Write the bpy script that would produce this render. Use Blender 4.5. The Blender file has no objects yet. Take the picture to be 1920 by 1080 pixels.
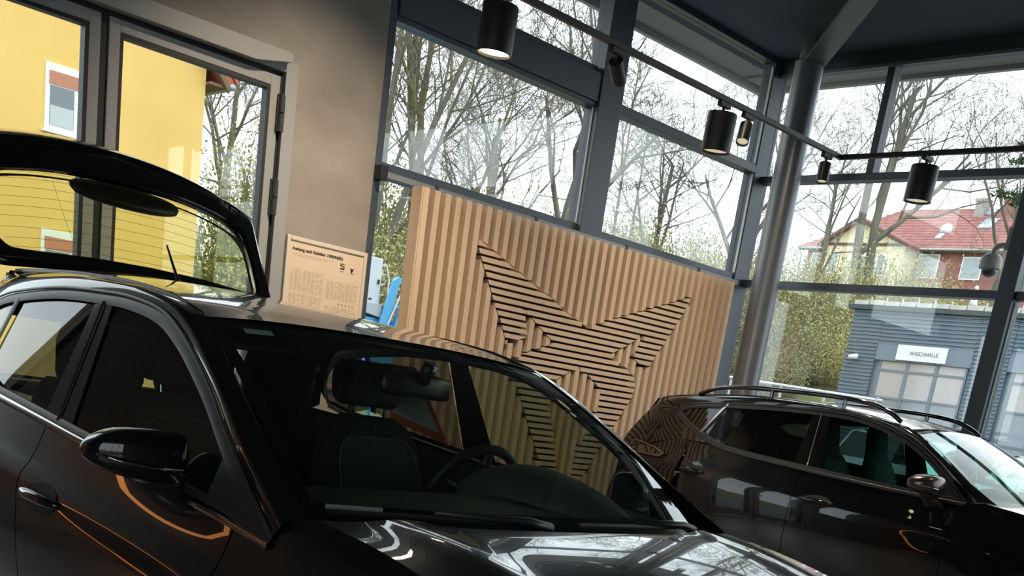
import bpy, bmesh, math, random
from mathutils import Vector, Matrix

# ------------------------------------------------------------------ camera, sky, exposure
scene = bpy.context.scene
COL = scene.collection
EYE = 1.297
YAW, PITCH, ROLL = math.radians(45.0), math.radians(-15.42), math.radians(8.87)
fw = Vector((math.cos(YAW) * math.cos(PITCH), math.sin(YAW) * math.cos(PITCH), math.sin(PITCH)))
r0 = Vector((math.sin(YAW), -math.cos(YAW), 0))
u0 = r0.cross(fw)
rt = math.cos(ROLL) * r0 + math.sin(ROLL) * u0
up = -math.sin(ROLL) * r0 + math.cos(ROLL) * u0
cam_data = bpy.data.cameras.new('camera')
cam_data.sensor_width = 36.0
cam_data.lens = 1987.66 / 1920 * 36.0
cam_data.shift_y = (1280 - 540) / 1920.0
cam_data.clip_start, cam_data.clip_end = 0.02, 600
cam = bpy.data.objects.new('camera', cam_data)
cam.matrix_world = Matrix(((rt.x, up.x, -fw.x, 0), (rt.y, up.y, -fw.y, 0), (rt.z, up.z, -fw.z, EYE), (0, 0, 0, 1)))
COL.objects.link(cam)
scene.camera = cam

world = bpy.data.worlds.new('overcast_sky')
scene.world = world
world.use_nodes = True
wn, wl = world.node_tree.nodes, world.node_tree.links
wn.clear()
w_out = wn.new('ShaderNodeOutputWorld'); w_bg = wn.new('ShaderNodeBackground')
w_tc = wn.new('ShaderNodeTexCoord'); w_sep = wn.new('ShaderNodeSeparateXYZ'); w_ramp = wn.new('ShaderNodeValToRGB')
w_noise = wn.new('ShaderNodeTexNoise'); w_mix = wn.new('ShaderNodeMixRGB')
w_noise.inputs['Scale'].default_value = 2.2; w_noise.inputs['Detail'].default_value = 4
w_ramp.color_ramp.elements[0].color = (0.90, 0.94, 1.0, 1); w_ramp.color_ramp.elements[0].position = 0.0
w_ramp.color_ramp.elements[1].color = (0.84, 0.92, 1.0, 1); w_ramp.color_ramp.elements[1].position = 1.0
w_mix.blend_type = 'MULTIPLY'; w_mix.inputs[0].default_value = 0.22
wl.new(w_tc.outputs['Generated'], w_sep.inputs[0]); wl.new(w_sep.outputs['Z'], w_ramp.inputs[0])
wl.new(w_tc.outputs['Generated'], w_noise.inputs['Vector'])
wl.new(w_ramp.outputs[0], w_mix.inputs[1]); wl.new(w_noise.outputs['Fac'], w_mix.inputs[2])
wl.new(w_mix.outputs[0], w_bg.inputs['Color']); wl.new(w_bg.outputs[0], w_out.inputs[0])
w_bg.inputs['Strength'].default_value = 2.7
scene.view_settings.view_transform = 'Standard'
scene.view_settings.look = 'None'
scene.view_settings.gamma = 1.0
scene.view_settings.use_curve_mapping = False
scene.view_settings.exposure = 0.35
scene.cycles.max_bounces = 10
scene.cycles.transparent_max_bounces = 24
scene.cycles.glossy_bounces = 5
scene.cycles.caustics_reflective = False
scene.cycles.caustics_refractive = False
scene.cycles.sample_clamp_indirect = 6
scene.cycles.use_denoising = True

R = math.radians
rnd = random.Random(7)

# ------------------------------------------------------------------ materials
MATS = {}
def mat(name, color=(.5, .5, .5), rough=.5, metal=0., coat=0., coat_rough=.03, emit=None, es=0., spec=.5, sheen=0.):
    if name in MATS: return MATS[name]
    m = bpy.data.materials.new(name); m.use_nodes = True
    b = m.node_tree.nodes['Principled BSDF']
    b.inputs['Base Color'].default_value = (*color, 1); b.inputs['Roughness'].default_value = rough
    b.inputs['Metallic'].default_value = metal; b.inputs['Coat Weight'].default_value = coat
    b.inputs['Coat Roughness'].default_value = coat_rough; b.inputs['Specular IOR Level'].default_value = spec
    if emit:
        b.inputs['Emission Color'].default_value = (*emit, 1); b.inputs['Emission Strength'].default_value = es
    m.diffuse_color = (*color, 1)
    MATS[name] = m
    return m
def noisy(name, c1, c2, scale=(8, 8, 8), rough=.6, detail=5, bump=0., lo=.35, hi=.65, rough2=None, distort=0., metal=0., coords='Object'):
    m = mat(name, c1, rough, metal)
    nt = m.node_tree; n, l = nt.nodes, nt.links; b = n['Principled BSDF']
    tc = n.new('ShaderNodeTexCoord'); mp = n.new('ShaderNodeMapping'); mp.inputs['Scale'].default_value = scale
    no = n.new('ShaderNodeTexNoise'); no.inputs['Scale'].default_value = 1.0; no.inputs['Detail'].default_value = detail
    no.inputs['Distortion'].default_value = distort
    rp = n.new('ShaderNodeValToRGB')
    rp.color_ramp.elements[0].position = lo; rp.color_ramp.elements[0].color = (*c1, 1)
    rp.color_ramp.elements[1].position = hi; rp.color_ramp.elements[1].color = (*c2, 1)
    l.new(tc.outputs[coords], mp.inputs[0]); l.new(mp.outputs[0], no.inputs['Vector']); l.new(no.outputs['Fac'], rp.inputs[0])
    l.new(rp.outputs[0], b.inputs['Base Color'])
    if bump:
        bp = n.new('ShaderNodeBump'); bp.inputs['Strength'].default_value = bump; bp.inputs['Distance'].default_value = .01
        l.new(no.outputs['Fac'], bp.inputs['Height']); l.new(bp.outputs[0], b.inputs['Normal'])
    return m
def thin_glass(name, tint=(1, 1, 1), ior=1.5, refl=(1, 1, 1), rough=0.0):
    m = bpy.data.materials.new(name); m.use_nodes = True
    n, l = m.node_tree.nodes, m.node_tree.links; n.clear()
    o = n.new('ShaderNodeOutputMaterial'); mx = n.new('ShaderNodeMixShader')
    t = n.new('ShaderNodeBsdfTransparent'); g = n.new('ShaderNodeBsdfGlossy'); lw = n.new('ShaderNodeLayerWeight')
    t.inputs[0].default_value = (*tint, 1); g.inputs[0].default_value = (*refl, 1); g.inputs['Roughness'].default_value = rough
    # Schlick reflectance of a thin pane, the same from both sides
    f0 = 2 * ((ior - 1) / (ior + 1)) ** 2 * .75
    pw = n.new('ShaderNodeMath'); pw.operation = 'POWER'; pw.inputs[1].default_value = 5.0
    ma = n.new('ShaderNodeMath'); ma.operation = 'MULTIPLY_ADD'; ma.inputs[1].default_value = 1 - f0; ma.inputs[2].default_value = f0
    lw.inputs['Blend'].default_value = .5
    l.new(lw.outputs['Facing'], pw.inputs[0]); l.new(pw.outputs[0], ma.inputs[0])
    l.new(ma.outputs[0], mx.inputs[0]); l.new(t.outputs[0], mx.inputs[1]); l.new(g.outputs[0], mx.inputs[2]); l.new(mx.outputs[0], o.inputs[0])
    m.diffuse_color = (*tint, .3)
    MATS[name] = m
    return m

ANTH = mat('anthracite_aluminium', (.047, .064, .088), .38, .0)
ANTH_L = mat('light_seal_strip', (.62, .66, .66), .4)
ALU = mat('grey_powdercoat_aluminium', (.30, .31, .31), .42, .1)
BLACK = mat('black_rubber', (.012, .012, .013), .55)
SATIN = mat('satin_black_metal', (.022, .023, .025), .42)
GLASS = thin_glass('window_glass', (.93, .965, .955), 1.45)
CONC = noisy('fair_faced_concrete', (.200, .182, .163), (.330, .306, .280), (1.6, 1.6, 2.2), .75, 10, .05, .25, .75)
def add_pores(m, scale=30, thr=.70, dark=.55):
    nt = m.node_tree; n, l = nt.nodes, nt.links; b = n['Principled BSDF']
    src = b.inputs['Base Color'].links[0].from_socket
    tc = n.new('ShaderNodeTexCoord'); no = n.new('ShaderNodeTexNoise'); no.inputs['Scale'].default_value = scale; no.inputs['Detail'].default_value = 3
    rp = n.new('ShaderNodeValToRGB'); rp.color_ramp.elements[0].position = thr; rp.color_ramp.elements[0].color = (1, 1, 1, 1)
    rp.color_ramp.elements[1].position = thr + .05; rp.color_ramp.elements[1].color = (dark, dark, dark, 1)
    mx = n.new('ShaderNodeMixRGB'); mx.blend_type = 'MULTIPLY'; mx.inputs[0].default_value = 1
    l.new(tc.outputs['Object'], no.inputs['Vector']); l.new(no.outputs['Fac'], rp.inputs[0])
    l.new(src, mx.inputs[1]); l.new(rp.outputs[0], mx.inputs[2]); l.new(mx.outputs[0], b.inputs['Base Color'])
add_pores(CONC)
FLOORM = noisy('grey_floor_tile', (.24, .235, .225), (.31, .305, .29), (3, 3, 3), .32, 6, 0)
PLASTER = mat('grey_plaster', (.20, .195, .19), .8)
CEIL = mat('dark_blue_grey_ceiling', (.058, .078, .106), .8)
STEEL = mat('painted_steel_column', (.15, .165, .185), .33, .35)
OAK = noisy('oak_laminate', (.50, .365, .245), (.59, .44, .305), (24, 24, 1.3), .55, 6, .0, .3, .7)
OAK_H = noisy('oak_laminate_crosswise', (.50, .365, .245), (.59, .44, .305), (1.3, 24, 24), .55, 6, .0, .3, .7)
DARKB = mat('dark_backing_board', (.035, .027, .022), .8)

# ------------------------------------------------------------------ mesh helpers
class MB:
    def __init__(s): s.v = []; s.f = []
    def add(s, vs, fs):
        o = len(s.v); s.v += [tuple(a) for a in vs]; s.f += [tuple(i + o for i in f) for f in fs]
    def box(s, x0, x1, y0, y1, z0, z1, M=None):
        vs = [Vector(p) for p in ((x0, y0, z0), (x1, y0, z0), (x1, y1, z0), (x0, y1, z0), (x0, y0, z1), (x1, y0, z1), (x1, y1, z1), (x0, y1, z1))]
        if M: vs = [M @ p for p in vs]
        s.add(vs, [(0, 3, 2, 1), (4, 5, 6, 7), (0, 1, 5, 4), (1, 2, 6, 5), (2, 3, 7, 6), (3, 0, 4, 7)])
    def prism(s, poly, a0, a1, axis='y'):
        """extrude a 2D polygon along an axis"""
        def P(p, a):
            if axis == 'y': return (p[0], a, p[1])
            if axis == 'x': return (a, p[0], p[1])
            return (p[0], p[1], a)
        n = len(poly)
        s.add([P(p, a0) for p in poly] + [P(p, a1) for p in poly],
              [tuple(range(n))[::-1], tuple(range(n, 2 * n))] + [(i, (i + 1) % n, n + (i + 1) % n, n + i) for i in range(n)])
    def tube(s, pts, rad, sides=8, caps=True, squash=None):
        pts = [Vector(p) for p in pts]
        if not isinstance(rad, (list, tuple)): rad = [rad] * len(pts)
        o = len(s.v); prev = None
        for i, p in enumerate(pts):
            t = (pts[min(i + 1, len(pts) - 1)] - pts[max(i - 1, 0)])
            if t.length < 1e-9: t = Vector((0, 0, 1))
            t.normalize()
            if prev is None:
                a = Vector((0, 0, 1)) if abs(t.z) < .9 else Vector((1, 0, 0))
                u = t.cross(a).normalized()
            else:
                u = (prev - t * prev.dot(t)).normalized()
            prev = u; w = t.cross(u)
            for k in range(sides):
                an = 2 * math.pi * k / sides
                s.v.append(tuple(p + (u * math.cos(an) + w * math.sin(an)) * rad[i]))
        for i in range(len(pts) - 1):
            for k in range(sides):
                a = o + i * sides + k; b = o + i * sides + (k + 1) % sides
                s.f.append((a, b, b + sides, a + sides))
        if caps:
            s.f.append(tuple(o + k for k in range(sides))[::-1]); s.f.append(tuple(o + (len(pts) - 1) * sides + k for k in range(sides)))
    def lathe(s, prof, seg=24, M=None, caps=True):
        o = len(s.v)
        for (r, z) in prof:
            for k in range(seg):
                an = 2 * math.pi * k / seg
                p = Vector((r * math.cos(an), r * math.sin(an), z))
                s.v.append(tuple(M @ p if M else p))
        for i in range(len(prof) - 1):
            for k in range(seg):
                a = o + i * seg + k; b = o + i * seg + (k + 1) % seg
                s.f.append((a, b, b + seg, a + seg))
        if caps:
            s.f.append(tuple(o + k for k in range(seg))[::-1]); s.f.append(tuple(o + (len(prof) - 1) * seg + k for k in range(seg)))
    def grid(s, rows):
        o = len(s.v); n = len(rows[0])
        for rw in rows: s.v += [tuple(p) for p in rw]
        for i in range(len(rows) - 1):
            for k in range(n - 1):
                a = o + i * n + k
                s.f.append((a, a + 1, a + 1 + n, a + n))
    def mesh(s, name, smooth=False):
        me = bpy.data.meshes.new(name); me.from_pydata(s.v, [], s.f)
        bm = bmesh.new(); bm.from_mesh(me); bmesh.ops.recalc_face_normals(bm, faces=bm.faces); bm.to_mesh(me); bm.free()
        if smooth: me.polygons.foreach_set('use_smooth', [True] * len(me.polygons))
        me.update()
        return me

def link(name, me, m, parent=None):
    o = bpy.data.objects.new(name, me)
    if m is not None and len(me.materials) == 0: me.materials.append(m)
    COL.objects.link(o)
    if parent: o.parent = parent
    return o
def part(name, mb, m, parent, smooth=False, bevel=0., auto=None):
    o = link(name, mb.mesh(name, smooth), m, parent)
    if bevel:
        b = o.modifiers.new('bevel', 'BEVEL'); b.width = bevel; b.segments = 2; b.limit_method = 'ANGLE'; b.angle_limit = R(40)
    if smooth and auto is not None: sharp(o.data, auto)
    return o
def sharp(me, deg):
    bm = bmesh.new(); bm.from_mesh(me)
    for e in bm.edges:
        if len(e.link_faces) == 2 and e.calc_face_angle(0) > R(deg): e.smooth = False
    bm.to_mesh(me); bm.free()
def thing(name, label, cat, loc=(0, 0, 0), rz=0, group=None):
    o = bpy.data.objects.new(name, None); COL.objects.link(o); o.location = loc; o.rotation_euler = (0, 0, rz)
    o.empty_display_size = .1
    o['label'] = label; o['category'] = cat
    if group: o['group'] = group
    return o
def tag(o, label, cat, group=None):
    o['label'] = label; o['category'] = cat
    if group: o['group'] = group
    return o
def struct(o, label=None, cat=None):
    o['kind'] = 'structure'
    if label: o['label'] = label
    if cat: o['category'] = cat
    return o
def empty_struct(name, label=None, cat=None, loc=(0, 0, 0)):
    o = bpy.data.objects.new(name, None); COL.objects.link(o); o.location = loc
    return struct(o, label, cat)
def bx(name, x0, x1, y0, y1, z0, z1, m, parent=None, bevel=0.):
    b = MB(); b.box(x0, x1, y0, y1, z0, z1); return part(name, b, m, parent, bevel=bevel)
def text_mesh(name, body, size, depth, m, parent, loc, rot, bold=0., align='LEFT', sx=1.):
    cu = bpy.data.curves.new(name, 'FONT'); cu.body = body; cu.size = size; cu.extrude = depth; cu.align_x = align; cu.offset = bold
    tmp = bpy.data.objects.new('tmp_text', cu); COL.objects.link(tmp)
    dg = bpy.context.evaluated_depsgraph_get()
    me = bpy.data.meshes.new_from_object(tmp.evaluated_get(dg))
    bpy.data.objects.remove(tmp); bpy.data.curves.remove(cu)
    me.materials.clear(); me.materials.append(m)
    o = bpy.data.objects.new(name, me); COL.objects.link(o); o.location = loc; o.rotation_euler = rot; o.scale = (sx, 1, 1)
    if parent: o.parent = parent
    return o
def catmull(pts, n):
    """n points along a smooth curve through pts (vectors of any dimension), even arclength-ish"""
    P = [Vector(p) for p in pts]
    if len(P) == 2:
        return [P[0].lerp(P[1], i / (n - 1)) for i in range(n)]
    ext = [P[0] * 2 - P[1]] + P + [P[-1] * 2 - P[-2]]
    L = [0.]
    for i in range(len(P) - 1): L.append(L[-1] + max(1e-9, (P[i + 1] - P[i]).length))
    out = []
    for k in range(n):
        d = L[-1] * k / (n - 1); i = 0
        while i < len(P) - 2 and d > L[i + 1]: i += 1
        out.append(_cr(ext[i], ext[i + 1], ext[i + 2], ext[i + 3], (d - L[i]) / (L[i + 1] - L[i]), i, L))
    return out
def _cr(p0, p1, p2, p3, t, i=None, L=None):
    # chordal Catmull-Rom (Barry-Goldman), no overshoot on uneven spacing
    t0 = 0.; t1 = t0 + max(1e-6, (p1 - p0).length) ** .5; t2 = t1 + max(1e-6, (p2 - p1).length) ** .5; t3 = t2 + max(1e-6, (p3 - p2).length) ** .5
    t = t1 + (t2 - t1) * t
    A1 = p0 * ((t1 - t) / (t1 - t0)) + p1 * ((t - t0) / (t1 - t0)); A2 = p1 * ((t2 - t) / (t2 - t1)) + p2 * ((t - t1) / (t2 - t1)); A3 = p2 * ((t3 - t) / (t3 - t2)) + p3 * ((t - t2) / (t3 - t2))
    B1 = A1 * ((t2 - t) / (t2 - t0)) + A2 * ((t - t0) / (t2 - t0)); B2 = A2 * ((t3 - t) / (t3 - t1)) + A3 * ((t - t1) / (t3 - t1))
    return B1 * ((t2 - t) / (t2 - t1)) + B2 * ((t - t1) / (t2 - t1))
def interp(tab, x):
    """smooth monotone-ish interpolation in a table of (x, y)"""
    if x <= tab[0][0]: return tab[0][1]
    if x >= tab[-1][0]: return tab[-1][1]
    for i in range(len(tab) - 1):
        if x <= tab[i + 1][0]: break
    x0, y0 = tab[i]; x1, y1 = tab[i + 1]; h = x1 - x0
    d = (y1 - y0) / h
    def sl(j):
        if j <= 0 or j >= len(tab) - 1: return None
        a = (tab[j][1] - tab[j - 1][1]) / (tab[j][0] - tab[j - 1][0]); b = (tab[j + 1][1] - tab[j][1]) / (tab[j + 1][0] - tab[j][0])
        return 0. if a * b <= 0 else 2 * a * b / (a + b)
    m0, m1 = sl(i), sl(i + 1); m0 = d if m0 is None else m0; m1 = d if m1 is None else m1
    t = (x - x0) / h
    return (2*t**3 - 3*t*t + 1) * y0 + (t**3 - 2*t*t + t) * h * m0 + (-2*t**3 + 3*t*t) * y1 + (t**3 - t*t) * h * m1

# ------------------------------------------------------------------ room shell
FY = 6.90            # inner face of the back wall
FX = 9.235           # inner face of the glazed right wall
ZC = 4.64            # ceiling
XL, YF = -7.0, -8.0  # left and front walls, behind the viewer

fl = empty_struct('floor', 'large grey floor tiles of the showroom', 'floor')
tile_me = None
TS = 1.2
sub = bx('screed', XL - .3, FX + .1, YF - .3, FY + .1, -.12, -.012, mat('dark_joint', (.10, .10, .10), .8), fl)
for i in range(int((FX - XL) / TS) + 1):
    for j in range(int((FY - YF) / TS) + 1):
        if tile_me is None:
            b = MB(); b.box(.002, TS - .002, .002, TS - .002, -.012, 0); tile_me = b.mesh('floor_tile')
        x1 = XL + i * TS; y1 = YF + j * TS
        if x1 + TS > FX + .1 or y1 + TS > FY + .1:
            b = MB(); b.box(.002, min(TS, FX + .08 - x1) - .002, .002, min(TS, FY + .08 - y1) - .002, -.012, 0); o = link('tile', b.mesh('tile'), FLOORM, fl)
        else: o = link('tile', tile_me, FLOORM, fl)
        o.location = (x1, y1, 0)
struct(bx('ceiling', XL - .3, FX + .35, YF - .3, FY + .35, ZC, ZC + .25, CEIL))
wlm = MB(); wlm.box(XL - .25, XL, 2.6, FY, 0, ZC); wlm.box(XL - .25, XL, YF, -7.4, 0, ZC); wlm.box(XL - .25, XL, -7.4, 2.6, 0, .3); wlm.box(XL - .25, XL, -7.4, 2.6, 4.3, ZC)
struct(part('wall_left', wlm, PLASTER, None))
struct(bx('wall_front', XL, FX, YF - .25, YF, 0, ZC, PLASTER))

# concrete back wall with the double door opening and, further left, a strip window
DX0, DX1, DZ = 1.50, 4.045, 3.10
LWX0, LWX1 = .0, 1.25
wb = MB()
wb.box(DX1, 4.725, FY, FY + .30, 0, ZC)
wb.box(LWX1, DX0, FY, FY + .30, 0, ZC)
wb.box(XL, LWX0, FY, FY + .30, 0, ZC)
wb.box(DX0, DX1, FY, FY + .30, DZ, ZC)
wb.box(LWX0, LWX1, FY, FY + .30, 0, .9)
wb.box(LWX0, LWX1, FY, FY + .30, 3.6, ZC)
struct(part('wall_back', wb, CONC, None))

def pane(name, parent, axis, at, a0, a1, z0, z1, m=None):
    if axis == 'y': return bx(name, a0, a1, at, at + .012, z0, z1, m or GLASS, parent)
    return bx(name, at, at + .012, a0, a1, z0, z1, m or GLASS, parent)

w9 = empty_struct('window_10', 'wide unseen glazing added in the left wall for more daylight', 'window')  # unseen glazing, added to bring in daylight from the left
for k in range(4):
    ya = -7.4 + 2.5 * k; pane('pane', w9, 'x', XL - .12, ya + .05, ya + 2.45, .3, 4.3)
    bx('mullion', XL - .18, XL - .06, ya - .05, ya + .05, .3, 4.3, ANTH, w9)
# strip window left of the doors (out of frame, mirrored in the car)
w0 = empty_struct('window_6', 'wide strip window left of the doors', 'window')
for k in range(1):
    xa = LWX0; xb = LWX1
    pane('pane', w0, 'y', FY + .10, xa + .04, xb - .04, .96, 3.54)
    bx('mullion', xb - .04, xb + .04, FY + .02, FY + .14, .9, 3.6, ANTH, w0)
bx('mullion', LWX0 - .04, LWX0 + .04, FY + .02, FY + .14, .9, 3.6, ANTH, w0)
bx('rail', LWX0 + .04, LWX1 - .04, FY + .02, FY + .14, .9, .96, ANTH, w0)
bx('rail', LWX0 + .04, LWX1 - .04, FY + .02, FY + .14, 3.54, 3.6, ANTH, w0)

# glazed double door
d1 = empty_struct('door_1', 'grey aluminium glazed double door in the concrete wall', 'door')
bx('frame_jamb', 3.955, DX1, FY - .02, FY + .10, 0, DZ, ALU, d1, .003)
bx('frame_jamb', DX0, DX0 + .09, FY - .02, FY + .10, 0, DZ, ALU, d1, .003)
bx('frame_head', DX0 + .09, 3.955, FY - .02, FY + .10, 3.035, DZ, ALU, d1, .003)
hr = MB(); hr.prism([(2.2, 3.030), (3.70, 3.030), (3.955, 3.085), (3.955, 3.14), (2.2, 3.135)], FY - .085, FY - .022, 'y')
part('door_closer_rail', hr, ALU, d1, bevel=.004)
bx('gap_seal', 2.748, 2.792, FY + .015, FY + .09, 0, 3.0, BLACK, d1)
bx('gap_seal', 3.93, 3.955, FY + .02, FY + .09, 0, 3.03, BLACK, d1)
bx('gap_seal', DX0 + .09, 3.93, FY + .02, FY + .09, 3.006, 3.035, BLACK, d1)
def leaf(x0, x1, z1, rail, hinge_x=None):
    b = MB(); y0, y1 = FY, FY + .08
    b.box(x0, x0 + rail, y0, y1, .02, z1); b.box(x1 - rail, x1, y0, y1, .02, z1)
    b.box(x0 + rail, x1 - rail, y0, y1, z1 - rail, z1); b.box(x0 + rail, x1 - rail, y0, y1, .02, .22)
    lf = part('door_leaf', b, ALU, d1, bevel=.003)
    g = MB(); q = .022
    for (a, c, e, f) in ((x0 + rail, x0 + rail + q, .22, z1 - rail), (x1 - rail - q, x1 - rail, .22, z1 - rail), (x0 + rail + q, x1 - rail - q, z1 - rail - q, z1 - rail), (x0 + rail + q, x1 - rail - q, .22, .22 + q)):
        g.box(a, c, y0 + .004, y1 - .006, e, f)
    part('gasket', g, BLACK, lf)
    pane('pane', lf, 'y', FY + .035, x0 + rail + .02, x1 - rail - .02, .24, z1 - rail - .015)
    if hinge_x:
        for zc in (2.785, 2.27, .45):
            h = MB(); h.tube([(hinge_x, FY - .022, zc - .112), (hinge_x, FY - .022, zc - .004)], .019, 12); h.tube([(hinge_x, FY - .022, zc + .004), (hinge_x, FY - .022, zc + .112)], .019, 12)
            h.box(hinge_x - .026, hinge_x + .026, FY - .02, FY + .002, zc - .11, zc + .11)
            part('hinge', h, SATIN, lf, True, auto=40)
leaf(2.795, 3.927, 3.003, .066, 3.937)
leaf(DX0 + .095, 2.745, 3.003, .066)
bx('door_handle', 2.70, 2.72, FY - .06, FY - .04, 1.0, 1.12, SATIN, d1)

# glazing of the back wall right of the concrete
def post(parent, x0, x1, z0, z1, y0=FY, y1=FY + .14, m=ANTH, name='post', bevel=.004): return bx(name, x0, x1, y0, y1, z0, z1, m, parent, bevel)
w1 = empty_struct('window_1', 'back glazing between concrete wall and mullion, thick upper transom', 'window')
post(w1, 4.727, 4.787, .06, ZC)
post(w1, 6.835, 7.105, .06, ZC - .03, y0=FY - .03)
bx('seal_strip', 6.822, 6.834, FY + .02, FY + .03, 2.71, 3.62, ANTH_L, w1)
bx('transom', 4.787, 6.835, FY - .015, FY + .14, 3.635, 3.85, ANTH, w1, .004)
bx('transom', 4.787, 6.835, FY + .0, FY + .13, 3.60, 3.635, ANTH, w1, .004)
bx('transom', 4.787, 6.835, FY + .02, FY + .14, 2.635, 2.70, ANTH, w1, .004)
bx('head_rail', 4.787, 6.835, FY + .01, FY + .14, 4.57, ZC, ANTH, w1, .004)
bx('bottom_rail', 4.787, 6.835, FY + .01, FY + .14, .0, .10, ANTH, w1, .004)
bx('top_hung_sash', 4.80, 6.82, FY + .03, FY + .10, 3.85, 3.90, ANTH, w1, .003)
for (z0, z1) in ((.10, 2.635), (2.70, 3.60), (3.90, 4.57)): pane('pane', w1, 'y', FY + .07, 4.787, 6.835, z0, z1)
w2 = empty_struct('window_2', 'back glazing between mullion and round column', 'window')
post(w2, 9.12, FX + .12, .06, ZC - .02)
bx('seal_strip', 9.105, 9.118, FY + .01, FY + .03, 2.71, 3.62, ANTH_L, w2)
bx('seal_strip', 9.105, 9.118, FY + .01, FY + .03, .30, 2.60, ANTH_L, w2)
bx('seal_strip', 9.105, 9.118, FY + .01, FY + .03, 3.71, 4.55, ANTH_L, w2)
bx('transom', 7.105, 9.12, FY + .0, FY + .13, 3.625, 3.70, ANTH, w2, .004)
bx('transom', 7.105, 9.12, FY + .02, FY + .14, 2.635, 2.70, ANTH, w2, .004)
bx('head_rail', 7.105, 9.12, FY + .01, FY + .14, 4.59, ZC, ANTH, w2, .004)
bx('bottom_rail', 7.105, 9.12, FY + .01, FY + .14, .0, .10, ANTH, w2, .004)
for (z0, z1) in ((.10, 2.635), (2.70, 3.625), (3.70, 4.59)): pane('pane', w2, 'y', FY + .07, 7.105, 9.12, z0, z1)
# cable rail in front of the transom, with end box and clips
cr = thing('cable_duct', 'slim grey cable duct running along the sill above the slatted panel', 'cable duct', (0, 0, 0))
bx('duct', 4.75, 9.12, FY - .06, FY - .001, 2.575, 2.632, ANTH, cr, .003)
bx('duct_lid', 4.76, 9.11, FY - .064, FY - .058, 2.588, 2.628, mat('duct_lid_grey', (.20, .225, .25), .35), cr, .002)
bx('end_box', 4.728, 4.79, FY - .085, FY - .001, 2.565, 2.66, BLACK, cr, .004)
for xx in (5.24, 6.28, 7.40, 8.45): bx('clip', xx, xx + .03, FY - .072, FY - .03, 2.578, 2.638, SATIN, cr, .002)

# right glazed wall
ys = [6.40, 4.275, 2.13, -.015, -2.16, -4.305, -6.45]
for k in range(len(ys) - 1):
    wv = empty_struct('window_%d' % (k + 3) if k < 3 else 'window_%d' % (k + 4), 'right glazing bay, number %s from the round column' % ('one', 'two', 'three', 'four', 'five', 'six')[k], 'window')
    ya, yb = ys[k], ys[k + 1] + (0 if k else 0)
    yA = FY if k == 0 else ya - .145
    for (z0, z1) in ((2.60, 2.665), (3.56, 3.62)):
        bx('transom', FX + .0, FX + .13, yb, yA, z0, z1, ANTH, wv, .004)
    bx('head_rail', FX + .0, FX + .14, yb, yA, 4.515, ZC, ANTH, wv, .004)
    bx('head_trim', FX - .012, FX + .02, yb, yA, 4.49, 4.515, ANTH_L if False else mat('head_trim_grey', (.16, .18, .205), .4), wv)
    bx('bottom_rail', FX + .01, FX + .14, yb, yA, 0, .10, ANTH, wv, .004)
    bx('post', FX - .03, FX + .14, yb - .145, yb, .0, ZC, ANTH, wv, .004)
    bx('seal_strip', FX + .03, FX + .04, yb - .158, yb - .146, .12, 2.58, ANTH_L, wv)
    ym = ya - .66 if k == 0 else (yA + yb) / 2
    bx('upper_mullion', FX + .01, FX + .13, ym - .035, ym + .035, 3.62, 4.515, ANTH, wv, .004)
    pane('pane', wv, 'x', FX + .07, yb, yA, .10, 2.60)
    pane('pane', wv, 'x', FX + .07, yb, yA, 2.665, 3.56)
    pane('pane', wv, 'x', FX + .07, ym + .035, yA, 3.62, 4.515)
    pane('pane', wv, 'x', FX + .07, yb, ym - .035, 3.62, 4.515)
b = MB(); b.box(FX, FX + .25, YF, -6.595, 0, ZC)
struct(part('wall_right', b, PLASTER, None))

# round column and the diagonal roof beam it carries
cl = MB(); cl.lathe([(.128, 0), (.128, 4.44), (.118, 4.455), (.10, 4.46), (.10, ZC)], 40)
co = part('column', cl, STEEL, None, True, auto=30); co.location = (8.81, 6.30, 0); struct(co, 'round blue grey steel column in the glazed corner', 'column')
bm_ = empty_struct('ceiling_beam', 'diagonal steel roof beam running from the column head', 'beam', (8.86, 6.31, 4.56)); bm_.rotation_euler = (0, 0, R(225))
BEAMM = mat('beam_paint', (.085, .10, .12), .4)
bx('flange', -.05, 5.2, -.10, .10, 0, .018, BEAMM, bm_); bx('flange', -.05, 5.2, -.10, .10, .20, .218, BEAMM, bm_); bx('web', -.05, 5.2, -.008, .008, .018, .20, BEAMM, bm_)
bm_.location.z = ZC - .22

# roof overhang outside
EAV = mat('grey_soffit_board', (.30, .29, .27), .7); EAV2 = mat('light_fascia', (.48, .47, .44), .6)
ev = empty_struct('roof', 'roof overhang outside the glazing with grey soffit boards', 'roof')
for k in range(3):
    bx('soffit_board', 4.6, FX + .5 + .38 * k, FY + .22 + .36 * k, FY + .57 + .36 * k, 4.86 + .02 * k, 4.90 + .02 * k, EAV, ev)
    bx('soffit_board', FX + .22 + .40 * k, FX + .61 + .40 * k, -8, FY + .5 + .36 * k, 4.84 + .02 * k, 4.88 + .02 * k, EAV, ev)
bx('fascia', 4.6, FX + 1.5, FY + 1.30, FY + 1.36, 4.84, 5.14, EAV2, ev); bx('fascia', FX + 1.42, FX + 1.48, -8, FY + 1.30, 4.84, 5.14, EAV2, ev)
bx('roof_slab', XL - .5, FX + 1.45, YF - .5, FY + 1.33, 5.0, 5.12, EAV, ev)
bx('roof_edge', 4.6, FX + .36, FY + .14, FY + .24, ZC, 5.0, ANTH, ev); bx('roof_edge', FX + .14, FX + .24, -8, FY + .14, ZC, 5.0, ANTH, ev)

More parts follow.
